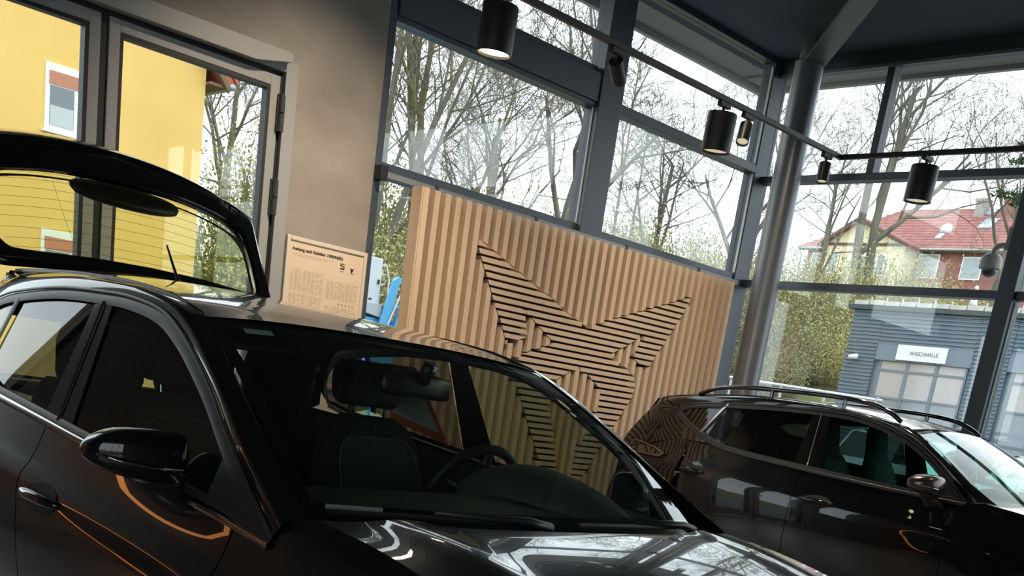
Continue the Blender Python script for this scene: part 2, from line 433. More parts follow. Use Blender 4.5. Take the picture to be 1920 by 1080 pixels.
# ------------------------------------------------------------------ slatted oak panel with the emblem
PX0, PITCHX, SW, NS, PTOP, PBOT, PYF = 4.958, .1009, .050, 38, 2.562, .0, 6.60
pan = thing('slatted_panel', 'tall oak slat panel with a pointed emblem of horizontal slats', 'wall panel', ((PX0 + 8.74) / 2, PYF + .06, 0))
half = [(0, 1.87), (.21, 1.932), (.41, 2.014), (.61, 2.08), (.81, 2.15), (1.02, 2.222), (1.22, 2.295), (1.305, 2.322),
        (1.308, 2.285), (1.255, 2.19), (1.17, 2.065), (1.085, 1.93), (1.03, 1.85), (.97, 1.775), (.93, 1.70), (.885, 1.628),
        (.80, 1.638), (.75, 1.665), (.655, 1.70), (.69, 1.79), (.712, 1.85), (.765, 1.902), (.735, 1.91), (.69, 1.88), (.60, 1.822), (.50, 1.77), (.41, 1.722),
        (.345, 1.697), (.365, 1.675), (.42, 1.66), (.49, 1.63), (.59, 1.602), (.65, 1.577), (.72, 1.535), (.75, 1.485), (.75, 1.424), (.73, 1.35), (.675, 1.27),
        (.615, 1.18), (.555, 1.08), (.42, .89), (.33, .74), (.22, .56), (.12, .42), (.07, .50), (.09, .65), (.136, .814), (.171, .93), (.215, 1.03), (.265, 1.12),
        (.29, 1.22), (.30, 1.30), (.297, 1.387), (.225, 1.428), (.14, 1.477), (.05, 1.52), (0, 1.53)]
ECX = 6.824
poly = [(ECX + a, z) for a, z in half] + [(ECX - a, z) for a, z in half[1:-1][::-1]]
def cuts(poly, v, ax):
    out = []
    n = len(poly)
    for i in range(n):
        a, b = poly[i], poly[(i + 1) % n]
        if (a[ax] - v) * (b[ax] - v) < 0 or (a[ax] == v and b[ax] != v and (b[ax] > v)):
            t = (v - a[ax]) / (b[ax] - a[ax]); out.append(a[1 - ax] + t * (b[1 - ax] - a[1 - ax]))
    return sorted(out)
px_c = (PX0 + 8.74) / 2
def P2(x): return x - px_c
bx('backing_board', P2(PX0 + .004), P2(8.74), .045, .06, PBOT, PTOP - .012, DARKB, pan)
bx('side_board', P2(PX0 - .012), P2(PX0 + .002), -.058, .06, PBOT, PTOP, OAK, pan)
full_slat = None
for i in range(NS):
    xa = PX0 + .004 + i * PITCHX; xb = xa + SW
    ca, cb, cm = cuts(poly, xa + .002, 0), cuts(poly, xb - .002, 0), cuts(poly, (xa + xb) / 2, 0)
    if not (len(ca) == len(cb)): ca = cb = cm
    g = .007
    za = [PBOT] + ca + [PTOP]; zb = [PBOT] + cb + [PTOP]
    for k in range(0, len(za), 2):
        la, lb = za[k] + (g if k else 0), zb[k] + (g if k else 0)
        ha, hb = za[k + 1] - (g if k + 2 < len(za) else 0), zb[k + 1] - (g if k + 2 < len(zb) else 0)
        if min(ha - la, hb - lb) < .006: continue
        b = MB(); b.prism([(P2(xa), la), (P2(xb), lb), (P2(xb), hb), (P2(xa), ha)], -.06, .045, 'y')
        part('slat', b, OAK, pan)
z = 2.296
while z > .42:
    zl, zh = z - .0175, z + .0165
    cl_, ch = cuts(poly, zl, 1), cuts(poly, zh, 1)
    if len(cl_) != len(ch): cl_ = ch = cuts(poly, z, 1)
    for k in range(0, len(cl_) - 1, 2):
        a0, a1, b0, b1 = cl_[k] + .005, cl_[k + 1] - .005, ch[k] + .005, ch[k + 1] - .005
        if min(a1 - a0, b1 - b0) < .008: continue
        b = MB(); b.prism([(P2(a0), zl), (P2(a1), zl), (P2(b1), zh), (P2(b0), zh)], -.062, .02, 'y')
        part('emblem_slat', b, OAK_H, pan)
    z -= .0512

# ------------------------------------------------------------------ notice board on the concrete wall
nb = thing('notice_board', 'cream framed notice sheet with printed tables on the concrete wall', 'notice', (4.40, FY - .002, 1.655))
PAPER = noisy('cream_paper', (.66, .53, .40), (.70, .57, .44), (3, 3, 3), .5)
INK = mat('black_ink', (.035, .03, .03), .6); INKL = mat('faint_print', (.44, .345, .265), .6)
FRM = mat('cream_aluminium_frame', (.66, .58, .47), .35, .2)
bx('sheet', -.305, .305, -.012, 0, -.55, .38, PAPER, nb)
for (a, c, e, f) in ((-.335, -.305, -.58, .41), (.305, .335, -.58, .41), (-.305, .305, .38, .41), (-.305, .305, -.58, -.55)): bx('frame_bar', a, c, -.022, 0, e, f, FRM, nb, .006)
text_mesh('headline', 'Aushang nach Richtlinie 1999/94/EG', .0285, .0006, INK, nb, (-.285, -.0125, .322), (R(90), 0, 0), .0012)
bx('text_line', -.285, .06, -.0128, -.012, .300, .3025, INKL, nb); bx('text_line', -.285, .01, -.0128, -.012, .288, .2905, INKL, nb)
lg = MB(); lg.box(.115, .15, -.0135, -.012, .262, .272); lg.box(.115, .15, -.0135, -.012, .282, .288); lg.box(.115, .15, -.0135, -.012, .296, .302); lg.box(.115, .122, -.0135, -.012, .282, .302); lg.box(.143, .15, -.0135, -.012, .262, .288)
part('logo', lg, INK, nb)
text_mesh('logo_name', 'SEAT', .0125, .0005, INK, nb, (.1325, -.0125, .243), (R(90), 0, 0), 0, 'CENTER')
sm = MB()
sp = [(0.215 + (x - ECX) * .0135, .270 + (zz - 1.5) * .018) for x, zz in poly]
bmx = bmesh.new(); f_ = bmx.faces.new([bmx.verts.new((x, -.0132, zz)) for x, zz in sp]); bmesh.ops.triangulate(bmx, faces=[f_]); me = bpy.data.meshes.new('logo'); bmx.to_mesh(me); bmx.free()
link('logo', me, INK, nb)
text_mesh('logo_name', 'CUPRA', .0125, .0005, INK, nb, (.215, -.0125, .243), (R(90), 0, 0), 0, 'CENTER')
def table(x0, x1, z0, z1, nr, nc):
    b = MB()
    for i in range(nr + 1):
        zz = z0 + (z1 - z0) * i / nr; b.box(x0, x1, -.0128, -.012, zz, zz + .0012)
    rr = random.Random(nr * 31 + nc)
    for i in range(nr):
        for j in range(nc):
            if rr.random() < .8:
                xa = x0 + (x1 - x0) * (j + .1) / nc; w = (x1 - x0) / nc * (.35 + .4 * rr.random()); zz = z0 + (z1 - z0) * (i + .35) / nr
                b.box(xa, xa + w, -.0128, -.012, zz, zz + (z1 - z0) / nr * .35)
    part('printed_table', b, INKL, nb)
table(-.285, -.01, .06, .20, 9, 8); table(-.285, -.01, -.09, .04, 8, 8); table(.015, .285, .05, .17, 8, 8); table(.015, .285, -.16, .0, 10, 8); table(-.285, -.01, -.30, -.12, 11, 8); table(.015, .285, -.34, -.19, 10, 8)
for k in range(5):
    b = MB(); b.lathe([(.009, 0), (.009, .0008)], 10, Matrix.Translation((.13 + .03 * k, -.012, .022)) @ Matrix.Rotation(R(90), 4, 'X')); part('printed_dot', b, INKL, nb)

# ------------------------------------------------------------------ track rail and spotlights
RZ = 3.118
tr = thing('lighting_track', 'black L-shaped lighting track hanging from the ceiling', 'lighting track', (0, 0, 0))
bx('track_rail', 1.5, 6.845, 4.465, 4.495, RZ - .015, RZ + .015, SATIN, tr, .002); bx('track_rail', 6.815, 6.845, -3.0, 4.465, RZ - .015, RZ + .015, SATIN, tr, .002)
for (xx, yy) in ((2.0, 4.48), (6.83, 1.7), (6.83, -1.5)):
    b = MB(); b.tube([(xx, yy, RZ + .01), (xx, yy, ZC)], .0035, 6); part('suspension_wire', b, SATIN, tr)
LENS = mat('warm_lamp_lens', (1, .9, .75), .4, emit=(1, .80, .52), es=9); LENS_OFF = mat('lamp_lens', (.75, .72, .66), .3, emit=(1, .85, .6), es=.45)
def spot(x, y, big, label, tilt=(0, 0), power=60, size=70, lens=None, z_off=0.):
    rr, hh = (.088, .215) if big else (.040, .125)
    t = thing('track_spotlight', label, 'spotlight', (x, y, RZ), 0, 'spotlights on the lighting track')
    bx('adapter', -.05, .05, -.016, .016, -.045, -.016, SATIN, t, .003)
    b = MB(); b.tube([(0, 0, -.045), (0, 0, -.085)], .009, 10); part('stem', b, SATIN, t)
    M = Matrix.Translation((0, 0, -.075)) @ Matrix.Rotation(tilt[0], 4, 'X') @ Matrix.Rotation(tilt[1], 4, 'Y')
    b = MB(); b.lathe([(rr * .6, 0), (rr * .97, -.002), (rr, -.008), (rr, -hh), (rr * .90, -hh), (rr * .86, -hh + .02)], 32, M)
    h = part('housing', b, SATIN, t, True, auto=35)
    b = MB(); b.lathe([(rr * .85, -hh + .012), (rr * .85, -hh + .016)], 24, M); part('lens', b, lens or LENS, h)
    ld = bpy.data.lights.new('lamp', 'SPOT'); ld.energy = power; ld.color = (1, .82, .62); ld.spot_size = R(size); ld.spot_blend = .6; ld.shadow_soft_size = rr * .7
    lo = bpy.data.objects.new('lamp', ld); COL.objects.link(lo); lo.parent = t; lo.matrix_local = M @ Matrix.Translation((0, 0, -hh - .01))
    return t
spot(3.695, 4.48, True, 'large black cylinder spotlight with glowing lens in front of the left window', (R(2), 0), 60, 80, LENS)
spot(4.53, 4.48, False, 'small tilted black spotlight in front of the dark mullion', (R(28), R(-48)), 40, 60)
spot(5.50, 4.48, True, 'large black cylinder spotlight in front of the right back window', (R(2), R(-1)), 60, 80, LENS_OFF)
spot(5.745, 4.48, False, 'small tilted black spotlight right beside the large cylinder one', (R(-14), R(22)), 40, 60, LENS_OFF)
spot(6.665, 4.48, False, 'small black spotlight by the bend of the track', (R(-6), R(8)), 40, 60, LENS_OFF)
spot(6.83, 3.84, True, 'large black cylinder spotlight past the bend in front of the house', (R(1), 0), 60, 80, LENS_OFF)
for (xx, yy, bg) in ((6.83, 1.9, True), (6.83, -.4, True)):
    spot(xx, yy, bg, 'large black cylinder spotlight on the track leg over the crossover bonnet' if yy > 1 else 'large black cylinder spotlight at the near end of the track', (0, 0), 60, 85)
# wall washer above the concrete wall (its beam warms the wall and the door jamb)
def washer(x, y, z, rx, rz, power, size, label, warm=(1, .80, .58)):
    t = thing('ceiling_spotlight', label, 'spotlight', (x, y, z), rz, 'ceiling spotlights')
    bx('bracket', -.03, .03, -.03, .03, -.03, 0, SATIN, t)
    M = Matrix.Translation((0, 0, -.04)) @ Matrix.Rotation(rx, 4, 'X')
    b = MB(); b.lathe([(.03, 0), (.05, -.006), (.05, -.16), (.042, -.16)], 24, M); h = part('housing', b, SATIN, t, True, auto=35)
    b = MB(); b.lathe([(.041, -.150), (.041, -.154)], 20, M); part('lens', b, LENS, h)
    ld = bpy.data.lights.new('lamp', 'SPOT'); ld.energy = power; ld.color = warm; ld.spot_size = R(size); ld.spot_blend = 1.; ld.shadow_soft_size = .04
    lo = bpy.data.objects.new('lamp', ld); COL.objects.link(lo); lo.parent = t; lo.matrix_local = M @ Matrix.Translation((0, 0, -.17))
washer(4.05, 4.7, ZC, R(29), 0, 520, 80, 'ceiling spotlight aimed at the concrete wall beside the glazed door')
washer(4.9, 4.3, ZC, R(42), R(-42), 190, 75, 'ceiling spotlight aimed at the middle of the slat panel')
washer(6.6, 4.3, ZC, R(42), R(-35), 230, 75, 'ceiling spotlight aimed at the right end of the slat panel')
washer(3.6, 4.6, ZC, R(40), R(-38), 45, 60, 'ceiling spotlight aimed at the left end of the slat panel')

# round display with a copper light ring at the back wall, seen mirrored in the hatchback's door
rd = thing('light_ring_display', 'round dark display with glowing copper ring mirrored in the hatchback door', 'display', (-1.55, 6.62, 0))
b = MB(); b.lathe([(.96, -.03), (.96, .03)], 64, Matrix.Translation((0, 0, 1.06)) @ Matrix.Rotation(R(90), 4, 'X')); part('disc', b, mat('dark_display_disc', (.02, .02, .02), .6), rd)
b = MB(); b.tube([(1.0 * math.cos(a), -.02, 1.06 + 1.0 * math.sin(a)) for a in [2 * math.pi * k / 160 for k in range(161)]], .020, 8, caps=False); part('light_ring', b, mat('copper_led', (1, .45, .15), .4, emit=(1, .36, .10), es=2.6), rd, True)
bx('stand', -.5, .5, -.2, .2, 0, .06, SATIN, rd)

# ------------------------------------------------------------------ car building kit
def paint(name, c, flake=0.):
    return mat(name, c, .28 if flake else .22, flake, 1.0, .015, spec=.08)
PAINT_A = paint('black_car_paint', (.0075, .0070, .0068))
PAINT_B = paint('midnight_black_car_paint', (.0045, .0050, .0065))
PAINT_W = paint('silver_car_paint', (.55, .57, .58), .3)
PAINT_R = paint('red_car_paint', (.45, .03, .03))
TRIM = mat('satin_black_trim', (.016, .016, .017), .35)
GLOSSB = mat('gloss_black_trim', (.006, .006, .007), .08, coat=1.)
DCHROME = mat('dark_chrome', (.34, .33, .32), .12, 1.)
CHROME = mat('bright_chrome', (.72, .72, .72), .08, 1.)
FABRIC = noisy('dark_seat_fabric', (.030, .032, .034), (.050, .053, .054), (60, 60, 60), .9)
STITCH = mat('grey_stitching', (.22, .22, .21), .8)
DASHM = noisy('dark_dashboard_plastic', (.062, .076, .073), (.078, .094, .090), (80, 80, 80), .55)
LINING = mat('dark_roof_lining', (.050, .050, .051), .95)
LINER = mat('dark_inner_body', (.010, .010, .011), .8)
RUBBER = mat('tyre_rubber', (.018, .018, .018), .8)
ALLOY = mat('dark_alloy_rim', (.16, .16, .165), .3, .9)
WS_GLASS = thin_glass('windscreen_glass', (.78, .85, .72), 1.5)
DOOR_GLASS = thin_glass('door_glass', (.38, .44, .38), 1.5)
TINT_GLASS = thin_glass('tinted_glass', (.16, .18, .18), 1.5)
TEAL_GLASS = thin_glass('teal_door_glass', (.42, .74, .66), 1.5)
TAILG = mat('dark_red_tail_lamp', (.12, .008, .008), .1, coat=1.)
LAMPG = mat('clear_lamp_cover', (.35, .36, .37), .08, .5, coat=1.)
FRIT = mat('black_frit_band', (.008, .009, .009), .15)

def surf(rows, nu, nv):
    R_ = [catmull(rw, nu) if len(rw) != nu else [Vector(p) for p in rw] for rw in rows]
    cols = [catmull([rw[i] for rw in R_], nv) for i in range(nu)]
    return [[cols[i][j] for i in range(nu)] for j in range(nv)]

class Car:
    """s: metres behind the front bumper, t: metres to the car's right, z: height. Object axes: x = -t, y = s."""
    def __init__(c, p):
        c.p = p
    def zb(c, s): return interp(c.p['belt'], s)
    def T(c, s, z):
        u = z - c.zb(s); W = interp(c.p['W'], s)
        if u >= 0: return W - c.p['cb'] - c.p['k'] * u
        return W + interp(c.p['prof'], u)
    def P(c, s, z, off=0.): return Vector((-(c.T(s, z) + off), s, z))
    @staticmethod
    def flip(g): return [[Vector((-p.x, p.y, p.z)) for p in rw] for rw in g]
    def emit(c, name, g, m, parent, side=1, thick=0.):
        if side < 0: g = c.flip(g)
        b = MB(); b.grid(g)
        o = part(name, b, m, parent, True)
        if thick:
            so = o.modifiers.new('solid', 'SOLIDIFY'); so.thickness = thick; so.offset = 0
        return o
    def side(c, name, rows, m, parent, nu, nv, off=0., sides=(1, -1), thick=0.):
        g2 = surf([[Vector((a[0], a[1], 0)) for a in rw] for rw in rows], nu, nv)
        g = [[c.P(p.x, p.y, off) for p in rw] for rw in g2]
        return [c.emit(name, g, m, parent, sd, thick) for sd in sides]
    def ribbon(c, name, curve, width, m, parent, n, off=0., sides=(1, -1), thick=0., inner=None):
        """strip along a 2D (s,z) curve, widened towards its left-hand normal"""
        P_ = catmull([Vector((a[0], a[1], 0)) for a in curve], n)
        Q = []
        for i, p in enumerate(P_):
            t = (P_[min(i + 1, n - 1)] - P_[max(i - 1, 0)]).normalized()
            Q.append(p + Vector((-t.y, t.x, 0)) * width)
        g = [[c.P(p.x, p.y, off) for p in P_], [c.P((p.x + q.x) / 2, (p.y + q.y) / 2, off + thick) for p, q in zip(P_, Q)], [c.P(p.x, p.y, off) for p in Q]]
        return [c.emit(name, g, m, parent, sd) for sd in sides]

def rounded_ring(cx, cy, cz, ax, ay, n, power=2.6, plane='xy'):
    out = []
    for k in range(n):
        a = 2 * math.pi * k / n; ca, sa = math.cos(a), math.sin(a)
        x = ax * math.copysign(abs(ca) ** (2 / power), ca); y = ay * math.copysign(abs(sa) ** (2 / power), sa)
        out.append(Vector((cx + x, cy + y, cz)) if plane == 'xy' else (Vector((cx + x, cy, cz + y)) if plane == 'xz' else Vector((cx, cy + x, cz + y))))
    return out
def ring_loft(rings, caps=True):
    b = MB(); n = len(rings[0]); o = 0
    for rg in rings: b.v += [tuple(p) for p in rg]
    for i in range(len(rings) - 1):
        for k in range(n):
            a = i * n + k; d = i * n + (k + 1) % n
            b.f.append((a, d, d + n, a + n))
    if caps:
        b.f.append(tuple(range(n))[::-1]); b.f.append(tuple((len(rings) - 1) * n + k for k in range(n)))
    return b
def smooth_rings(rings, nv):
    n = len(rings[0]); cols = [catmull([rg[i] for rg in rings], nv) for i in range(n)]
    return [[cols[i][j] for i in range(n)] for j in range(nv)]

WHEEL = {}
def wheel(parent, x, y, r, side):
    key = round(r, 3)
    if key not in WHEEL:
        Mx = Matrix.Rotation(R(90), 4, 'Y')
        t = MB(); t.lathe([(r * .66, -.10), (r * .93, -.105), (r * .99, -.085), (r, -.04), (r, .04), (r * .99, .085), (r * .93, .105), (r * .66, .10)], 40, Mx, False)
        rm = MB(); rm.lathe([(r * .66, .095), (r * .64, .07), (r * .60, .02), (r * .60, -.04), (.02, -.045)], 40, Mx, False)
        for k in range(5):
            A = Matrix.Rotation(2 * math.pi * k / 5, 4, 'X')
            rm.prism([(-.035, r * .10), (.035, r * .10), (.05, r * .62), (-.05, r * .62)], .05, .085, 'x'); nv = 8
            for i in range(len(rm.v) - nv, len(rm.v)): rm.v[i] = tuple(A @ Vector(rm.v[i]))
        rm.lathe([(.055, .06), (.055, .09), (.04, .095)], 20, Mx)
        WHEEL[key] = (t.mesh('tyre', True), rm.mesh('rim'))
    w = bpy.data.objects.new('wheel', WHEEL[key][0]); COL.objects.link(w); w.parent = parent; w.location = (x, y, r)
    if not len(w.data.materials): w.data.materials.append(RUBBER)
    q = link('rim', WHEEL[key][1], ALLOY, w)
    if side > 0: w.rotation_euler = (0, 0, math.pi)

def seat(parent, x, y, z0, ztop, head=True, w=.25, sport=False, m=FABRIC):
    """front seat: cushion, backrest, headrest on two posts; faces -y"""
    s = bpy.data.objects.new('seat', None)
    rg = []
    zz = [z0, z0 + .10, z0 + .30, ztop - .22, ztop - .10, ztop - .03, ztop]
    ww = [w * .9, w, w * 1.03, w * .98, w * .86, w * .68, w * .45]
    dd = [.10, .10, .085, .07, .06, .05, .03]
    for zz_, w_, d_ in zip(zz, ww, dd):
        lean = (zz_ - z0) * .30
        rg.append(rounded_ring(x, y + lean, zz_, w_, d_, 28, 3.2))
    back = part('seat_backrest', ring_loft(smooth_rings(rg, 22)), m, parent, True)
    cu = [rounded_ring(x, y - .22, z0 - .10 + dz, w * f, .28 * f, 28, 3.4) for dz, f in ((0, .9), (.03, 1.), (.10, 1.), (.14, .9), (.15, .6))]
    part('seat_cushion', ring_loft(cu), m, parent, True)
    # stitched centre panel on the front of the backrest
    zs = [z0 + .12, z0 + .30, ztop - .25, ztop - .10, ztop - .07]
    g = []
    for zz_ in zs:
        f = interp([(a, b) for a, b in zip(zz, ww)], zz_) * .74; d_ = interp([(a, b) for a, b in zip(zz, dd)], zz_)
        if zz_ == zs[-1]: f *= .7
        g.append([Vector((x + f * q, y + (zz_ - z0) * .30 - d_ * (1.02 - .10 * abs(q) ** 3), zz_)) for q in [k / 6 - 1 for k in range(13)]])
    b = MB(); b.grid(surf(g, 13, 16)); part('centre_panel', b, m if sport else mat('seat_panel_fabric', (.070, .078, .076), .9), back, True)
    hs = MB()
    outl = [g[j][0] for j in range(5)] + [p for p in g[4][1:-1]] + [g[4 - j][-1] for j in range(5)]
    hs.tube(catmull([p + Vector((0, -.003, 0)) for p in outl], 40), .0022, 5); part('stitching', hs, STITCH, back)
    if head:
        yl = y + (ztop - z0) * .30
        if not sport:
            for dx in (-.075, .075):
                p_ = MB(); p_.tube([(x + dx, yl - .005, ztop - .03), (x + dx, yl + .012, ztop + .09)], .007, 8); part('headrest_post', p_, CHROME, back)
            hb = [rounded_ring(x, yl + .012 + dz * .2, ztop + .032 + dz, .135 * f, .058 * f2, 24, 3.2) for dz, f, f2 in ((0, .80, .7), (.018, .97, .95), (.07, 1, 1), (.12, .93, .95), (.150, .8, .75), (.158, .5, .4))]
            part('headrest', ring_loft(smooth_rings(hb, 14)), m, back, True)
        else:
            hb = [rounded_ring(x, yl + dz * .2, ztop - .06 + dz, w * f, .055 * f2, 24, 3.) for dz, f, f2 in ((0, .66, .9), (.10, .48, 1), (.20, .46, 1), (.26, .40, .9), (.28, .25, .5))]
            part('headrest', ring_loft(smooth_rings(hb, 14)), m, back, True)

def build_car(p):
    c = Car(p)
    A = thing(p['name'], p['label'], 'car', (p['X'], p['Y'], 0), p.get('rz', 0))
    m = p['paint']; L = p['len']; fwx, rwx, wr = p['fw'], p['rw'], p['wr']; ar = wr + .055
    lod = p.get('lod', 0)
    N = 3 if lod else 1
    def arch(cs, n=9): return [(cs - ar * math.cos(math.pi * k / (n - 1)), max(.24, wr + ar * math.sin(math.pi * k / (n - 1)) * 1.0 - .02)) for k in range(n)]
    bs = lambda s: c.zb(s) - .010
    sd, sf, sr, se = p['sf'], p['sb'], p['sq'], L - .14       # door front, B shut, rear door end, rear end
    sill = .23
    # doors and quarter panels
    def top(a, b, n=8): return [(a + (b - a) * i / (n - 1), bs(a + (b - a) * i / (n - 1))) for i in range(n)]
    def mids(lo, hi, n=5):
        return [[(x0 + (x1 - x0) * k / n, z0 + (z1 - z0) * k / n) for (x0, z0), (x1, z1) in zip(lo, hi)] for k in range(n + 1)]
    nside = (28 if not lod else 10)
    fd = c.side('front_door', [[(sd, sill), (sf, sill)], top(sd, sf)], m, A, 24 // N + 2, nside)
    sq = sr
    arch_r = [a for a in arch(rwx) if a[0] > sf + .05]
    rd_low = [(sf + .006, sill), (rwx - ar, sill)] + [a for a in arch(rwx, 13) if a[0] <= sq and a[0] > rwx - ar]
    c.side('rear_door', [rd_low, top(sf + .006, sq)], m, A, 26 // N + 2, nside)
    rq_low = [a for a in arch(rwx, 17) if a[0] > sq + .006] + [(rwx + ar + .01, sill + .02), (se, .30)]
    rq_top = top(sq + .006, se)
    c.side('rear_quarter', [rq_low, rq_top], m, A, 26 // N + 2, nside)
    fn_low = [(.42, sill + .02)] + arch(fwx, 13) + [(fwx + ar + .02, sill), (sd - .006, sill)]
    c.side('front_fender', [fn_low, top(.42, sd - .006)], m, A, 30 // N + 2, nside)
    # sill
    for s_ in (1, -1):
        b = MB(); b.tube([(-s_ * (interp(p['W'], fwx + ar) - .07), fwx + ar, .20), (-s_ * (interp(p['W'], 2.) - .06), 2., .19), (-s_ * (interp(p['W'], rwx - ar) - .07), rwx - ar, .20)], .055, 10); part('side_skirt', b, TRIM, A, True)
    # inner dark body so that shut lines read dark
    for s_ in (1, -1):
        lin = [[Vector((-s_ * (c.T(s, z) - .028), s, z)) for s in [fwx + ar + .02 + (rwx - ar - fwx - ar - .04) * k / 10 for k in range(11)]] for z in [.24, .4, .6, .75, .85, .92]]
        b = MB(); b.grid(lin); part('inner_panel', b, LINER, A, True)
    bx('floor_pan', -.72, .72, .5, L - .25, .20, .26, LINER, A)
    # door cards up to the belt, seen from inside
    for s_ in (1, -1):
        g = [[Vector((-s_ * (c.T(s, min(z, c.zb(s) - .01)) - .055 - dz), s, min(z, c.zb(s) - .004))) for s in [sd + (sq - sd) * k / 14 for k in range(15)]] for z, dz in ((.30, .05), (.6, .07), (.75, .09), (.86, .05), (.93, .03), (1.2, .012))]
        b = MB(); b.grid(g); part('door_card', b, LINER, A, True)
    # fender top between side and bonnet edge
    be = p['bonnet_edge']                              # (s, t, z) from cowl corner to nose
    n = 14
    s_b = p['dlo_top'][0][0] + .004
    sT = [s_b + (.42 - s_b) * k / (n - 1) for k in range(n)]
    E_ = catmull([Vector((-t, s, z)) for s, t, z in be], n)
    row1 = [c.P(s, bs(s)) for s in sT]
    row2 = [a.lerp(b_, .5) + Vector((-.012, 0, .014)) for a, b_ in zip(row1, E_)]
    g = surf([row1, row2, E_], n, 8)
    for s_ in (1, -1): c.emit('fender_top', g, m, A, s_)
    # bonnet
    (cs, cz), nose = p['cowl_c'], p['nose']            # centre of the rear edge, (s,z) of the nose lip
    rows = []
    fr = [k / 30 - 1 for k in range(61)] if not lod else [k / 10 - 1 for k in range(21)]
    Ev = catmull([Vector((t, s, z)) for s, t, z in be], 16)
    for f in fr:
        rw = []
        for k in range(16):
            e = Ev[k]; q = k / 15
            s_c = cs + (nose[0] - cs) * q
            s = e.y + (s_c - e.y) * (1 - abs(f) ** 2.2)
            dd_ = cs - s_c; tot = cs - nose[0]; zc_ = cz - (cz - nose[1]) * (.2 * dd_ / tot + .8 * (dd_ / tot) ** 2)
            z = e.z + (zc_ - e.z) * (1 - abs(f) ** 2.4)
            z += p.get('crease', .010) * math.exp(-((abs(f) - .74) / .10) ** 2) * (1 - q * .3)
            rw.append(Vector((-f * e.x, s, z)))
        rows.append(rw)
    b = MB(); b.grid(rows); part('bonnet', b, m, A, True)
    # cowl panel below the windscreen
    (ks, kt, kz), (hs, ht, hz) = p['ws_corner'], p['hd_corner']
    hcs, hcz = p['hd_c']
    nW = 17
    def cowl(f, ds=0., dz=0.): return Vector((-f * kt, ks + (cs - ks) * (1 - f * f) + ds, kz + (cz - kz) * (1 - f * f) + dz))
    def head(f, ds=0., dz=0.): return Vector((-f * ht, hs + (hcs - hs) * (1 - f * f) + ds, hz + (hcz - hz) * (1 - f * f) + dz))
    F_ = [k / (nW - 1) * 2 - 1 for k in range(nW)]
    g = [[cowl(f * .93, -.05, -.03) for f in F_], [cowl(f * .93, .03, -.045) for f in F_], [cowl(f * .93, .10, -.02) for f in F_]]
    b = MB(); b.grid(g); part('cowl_panel', b, TRIM, A, True)
    # windscreen
    lowr = [cowl(f, .035, -.028) for f in F_]; topr = [head(f) for f in F_]
    bul = p.get('ws_bulge', .022)
    def ws(v, inset=0., off=0.):
        out = []
        for i, f in enumerate(F_):
            ff = f * (1 - inset); a = cowl(ff, .035, -.028); d = head(ff)
            q = a.lerp(d, v); nrm = Vector((0, -(hz - kz), (hs - ks) * 1.0)).normalized()
            out.append(q + nrm * (bul * 4 * v * (1 - v) + off))
        return out
    b = MB(); b.grid([ws(v / 14) for v in range(15)]); wsg = part('windscreen', b, WS_GLASS, A, True)
    # black band printed round the glass, just inside
    def band(f0, f1, v0, v1, nn=10):
        out = []
        for j in range(5):
            rw = []
            for k in range(nn):
                f = f0 + (f1 - f0) * k / (nn - 1); v = v0 + (v1 - v0) * j / 4
                a = cowl(f, .035, -.028); d = head(f); nrm = Vector((0, -(hz - kz), (hs - ks))).normalized()
                rw.append(a.lerp(d, v) + nrm * (bul * 4 * v * (1 - v) - .004))
            out.append(rw)
        return out
    b = MB()
    for (f0, f1, v0, v1) in ((-.995, .995, .0, .10), (-.995, .995, .955, 1.0), (-.995, -.945, .10, .955), (.945, .995, .10, .955)): b.grid(band(f0, f1, v0, v1))
    part('frit_band', b, FRIT, wsg, True)
    # A pillar and cantrail
    dt, db = p['dlo_top'], p['dlo_bot']
    row1 = catmull([c.P(s, z, .002) for s, z in dt], 46)
    row3 = catmull([Vector((-t, s, z)) for s, t, z in p['roof_edge']], 46)
    row2 = [a.lerp(d, .5) + Vector((-.020, 0, .012)) for a, d in zip(row1, row3)]
    for s_ in (1, -1): c.emit('pillar_frame', surf([row1, row2, row3], 46, 9), m, A, s_)
    # inside lining of the pillars
    for s_ in (1, -1): c.emit('pillar_lining', surf([[q + Vector((.045, 0, -.004)) for q in row1], [q + Vector((.05, 0, -.008)) for q in row2], [q + Vector((.03, .012, -.030)) for q in row3]], 46, 5), LINING, A, s_)
    # roof
    redge = [(s, t, z) for s, t, z in p['roof_edge'] if s >= hs - 1e-6]
    def re(s): return interp([(a, b_) for a, b_, _ in redge], s), interp([(a, z_) for a, _, z_ in redge], s)
    s_end = redge[-1][0]
    def roof(f, q, dz=0.):
        s0 = hs + (hcs - hs) * (1 - f * f); s = s0 + (s_end + p.get('roof_bow', .04) * (1 - f * f) - s0) * q
        te, ze = re(max(s, redge[0][0])); zc_ = interp(p['roof_z'], s)
        return Vector((-f * te, s, ze + (zc_ - ze) * (1 - abs(f) ** 2.3) + dz))
    g = [[roof(k / 12 * 2 - 1, j / 24) for k in range(13)] for j in range(25)]
    b = MB(); b.grid(surf(g, 33 if not lod else 13, 40 if not lod else 25)); part('roof_panel', b, m, A, True)
    g = [[roof(k / 12 * 2 - 1, j / 12, -.035) for k in range(13)] for j in range(13)]
    b = MB(); b.grid(g); part('roof_lining', b, LINING, A, True)
    for s_ in (1, -1):
        b = MB(); b.tube([Vector((-s_ * (re(s)[0] - .004), s, re(s)[1] + .001)) for s in [hs + .02 + (s_end - hs - .04) * k / 16 for k in range(17)]], .006, 6); part('roof_moulding', b, TRIM, A, True)
    # side glazing: frames, pillars, glass
    ins = p.get('frame_w', .030)
    c.ribbon('window_frame', dt, -ins, TRIM, A, 60, .004, thick=.004)
